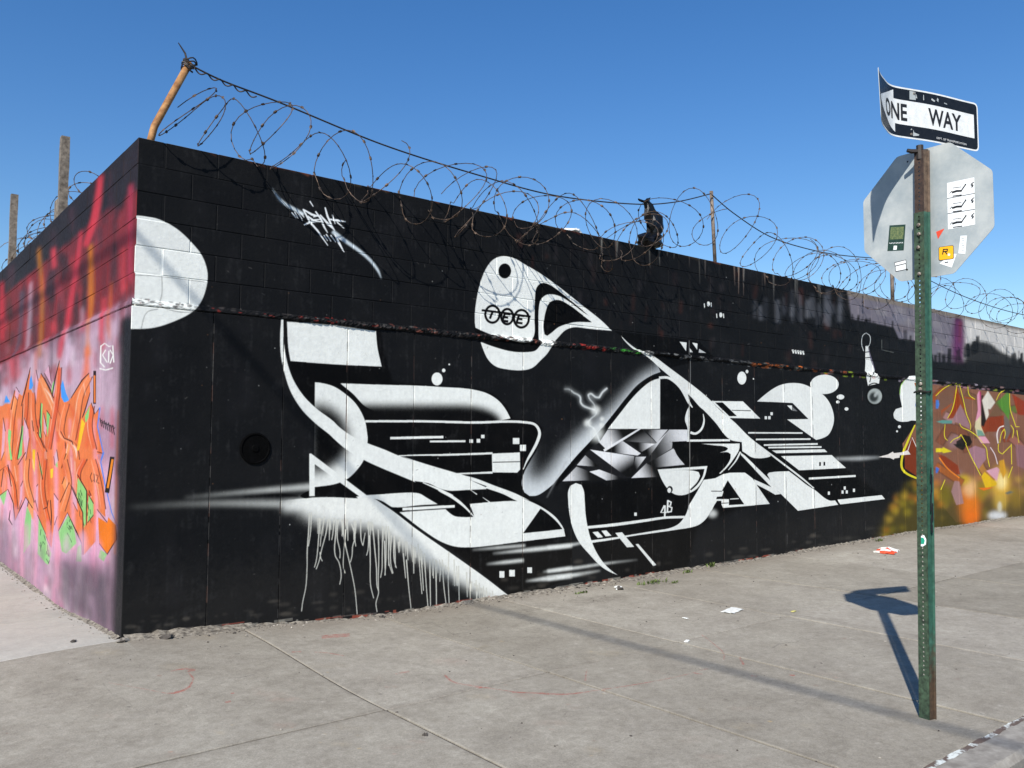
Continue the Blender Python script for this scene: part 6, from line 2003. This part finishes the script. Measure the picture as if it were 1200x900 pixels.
# ------------------------------------------------------------------ litter on the pavement
def flat_litter(name, px, py, w, d, h, rot, mat, label, seed, mats=None, fm=None):
    p = ground_pt(px, py)
    r2 = random.Random(seed)
    o = empty(name, (p[0], p[1], gz(p[0], p[1]) + 0.004))
    o.rotation_euler = (0, 0, rot)
    tag(o, label, "litter", "litter on the pavement")
    V, Fc = [], []
    nx, ny = 7, 5
    for lay in (0, 1):
        for j in range(ny):
            for i in range(nx):
                u, v = i / (nx - 1) - 0.5, j / (ny - 1) - 0.5
                z = h * (0.35 + 0.5 * r2.random()) * (1 - 1.2 * max(abs(u), abs(v))) + 0.002
                V.append((u * w + r2.uniform(-0.06, 0.06) * w, v * d + r2.uniform(-0.06, 0.06) * d, z if lay else 0.0))
    n = nx * ny
    for j in range(ny - 1):
        for i in range(nx - 1):
            a = j * nx + i
            Fc.append((a + 1, a, a + nx, a + nx + 1))
            Fc.append((n + a, n + a + 1, n + a + nx + 1, n + a + nx))
    rim = [i for i in range(nx)] + [j * nx + nx - 1 for j in range(1, ny)] + [(ny - 1) * nx + i for i in range(nx - 2, -1, -1)] + [j * nx for j in range(ny - 2, 0, -1)]
    for k in range(len(rim)):
        a, b = rim[k], rim[(k + 1) % len(rim)]
        Fc.append((a, b, n + b, n + a))
    fmi = None
    if mats:
        fmi = [1 if (V[f[0]][0] < -0.02 * w and r2.random() < 0.8) else 0 for f in Fc]
    mesh_obj("paper_sheet", V, Fc, mat, o, mats=mats, fmat=fmi)
    return o


flat_litter("folded_leaflet", 858, 716, 0.24, 0.12, 0.012, 0.25, M_PAPER, "white folded leaflet lying flat in the open middle of a slab", 2)
flat_litter("crumpled_wrapper", 1039, 647, 0.42, 0.26, 0.09, 0.3, M_PAPER, "crumpled red and white wrapper near the wall foot behind the post", 4, mats=[M_PAPER, M_PAPERR])
flat_litter("torn_cup", 725, 690, 0.14, 0.08, 0.04, 0.9, M_PAPER, "small torn white cup in the dirt strip by the weed patch", 6, mats=[M_PAPER, M_STONED])
flat_litter("paper_chip", 805, 752, 0.07, 0.03, 0.010, 0.4, M_PAPER, "small white paper chip next to a slab joint", 8)
flat_litter("paper_chip", 803, 725, 0.05, 0.03, 0.008, 1.4, M_PAPER, "tiny white paper chip between leaflet and wall", 9)
flat_litter("paper_chip", 930, 717, 0.06, 0.03, 0.008, 0.2, simple_mat("yellowed_paper", (176, 168, 96), (196, 188, 120), 30, 0.8, 0, 0), "yellowed paper chip near the joint beside the sign's shadow", 10)
flat_litter("leaf_scrap", 86, 752, 0.05, 0.03, 0.012, 1.1, M_STONED, "dark dead leaf on the slab near the building corner", 11)
for i, (px, py, s, lab) in enumerate(((30, 676, 0.05, "broken brown stone at the foot of the orange lettered wall"), (196, 748, 0.05, "dark cement lump in the dirt near the corner"), (143, 752, 0.045, "pale cement lump right at the building corner"), (498, 862, 0.02, "small dark stone by the crossing of two slab joints"), (448, 724, 0.035, "dark stone chip in front of the dripping paint"))):
    p = ground_pt(px, py)
    V, Fc = crumple([(0, 0, 0.0, s * 0.8, s * 0.6), (0, 0, s * 0.25, s, s * 0.8), (0, 0, s * 0.55, s * 0.7, s * 0.55), (0, 0, s * 0.7, s * 0.2, s * 0.2)], 9, 40 + i)
    o = mesh_obj("stone", V, Fc, M_STONE if i == 2 else M_STONED)
    o.location = (p[0], p[1], gz(p[0], p[1]) - 0.002)
    o.scale = (1, 1, 0.8)
    tag(o, lab, "stone", "stones on the pavement")

# ------------------------------------------------------------------ overhead cable across the street (throws the long thin shadow)
CH = 9.0
cx = 3.11 - SUN_SHIFT[0] * (CH + 0.11)
V, Fc = [], []
tube(V, Fc, [(cx, y, CH) for y in np.linspace(-40, 40, 5)], 0.021, 8)
o = mesh_obj("utility_cable", V, Fc, M_CABLE, smooth=True)
tag(o, "thick black overhead cable strung above the street crossing", "cable")
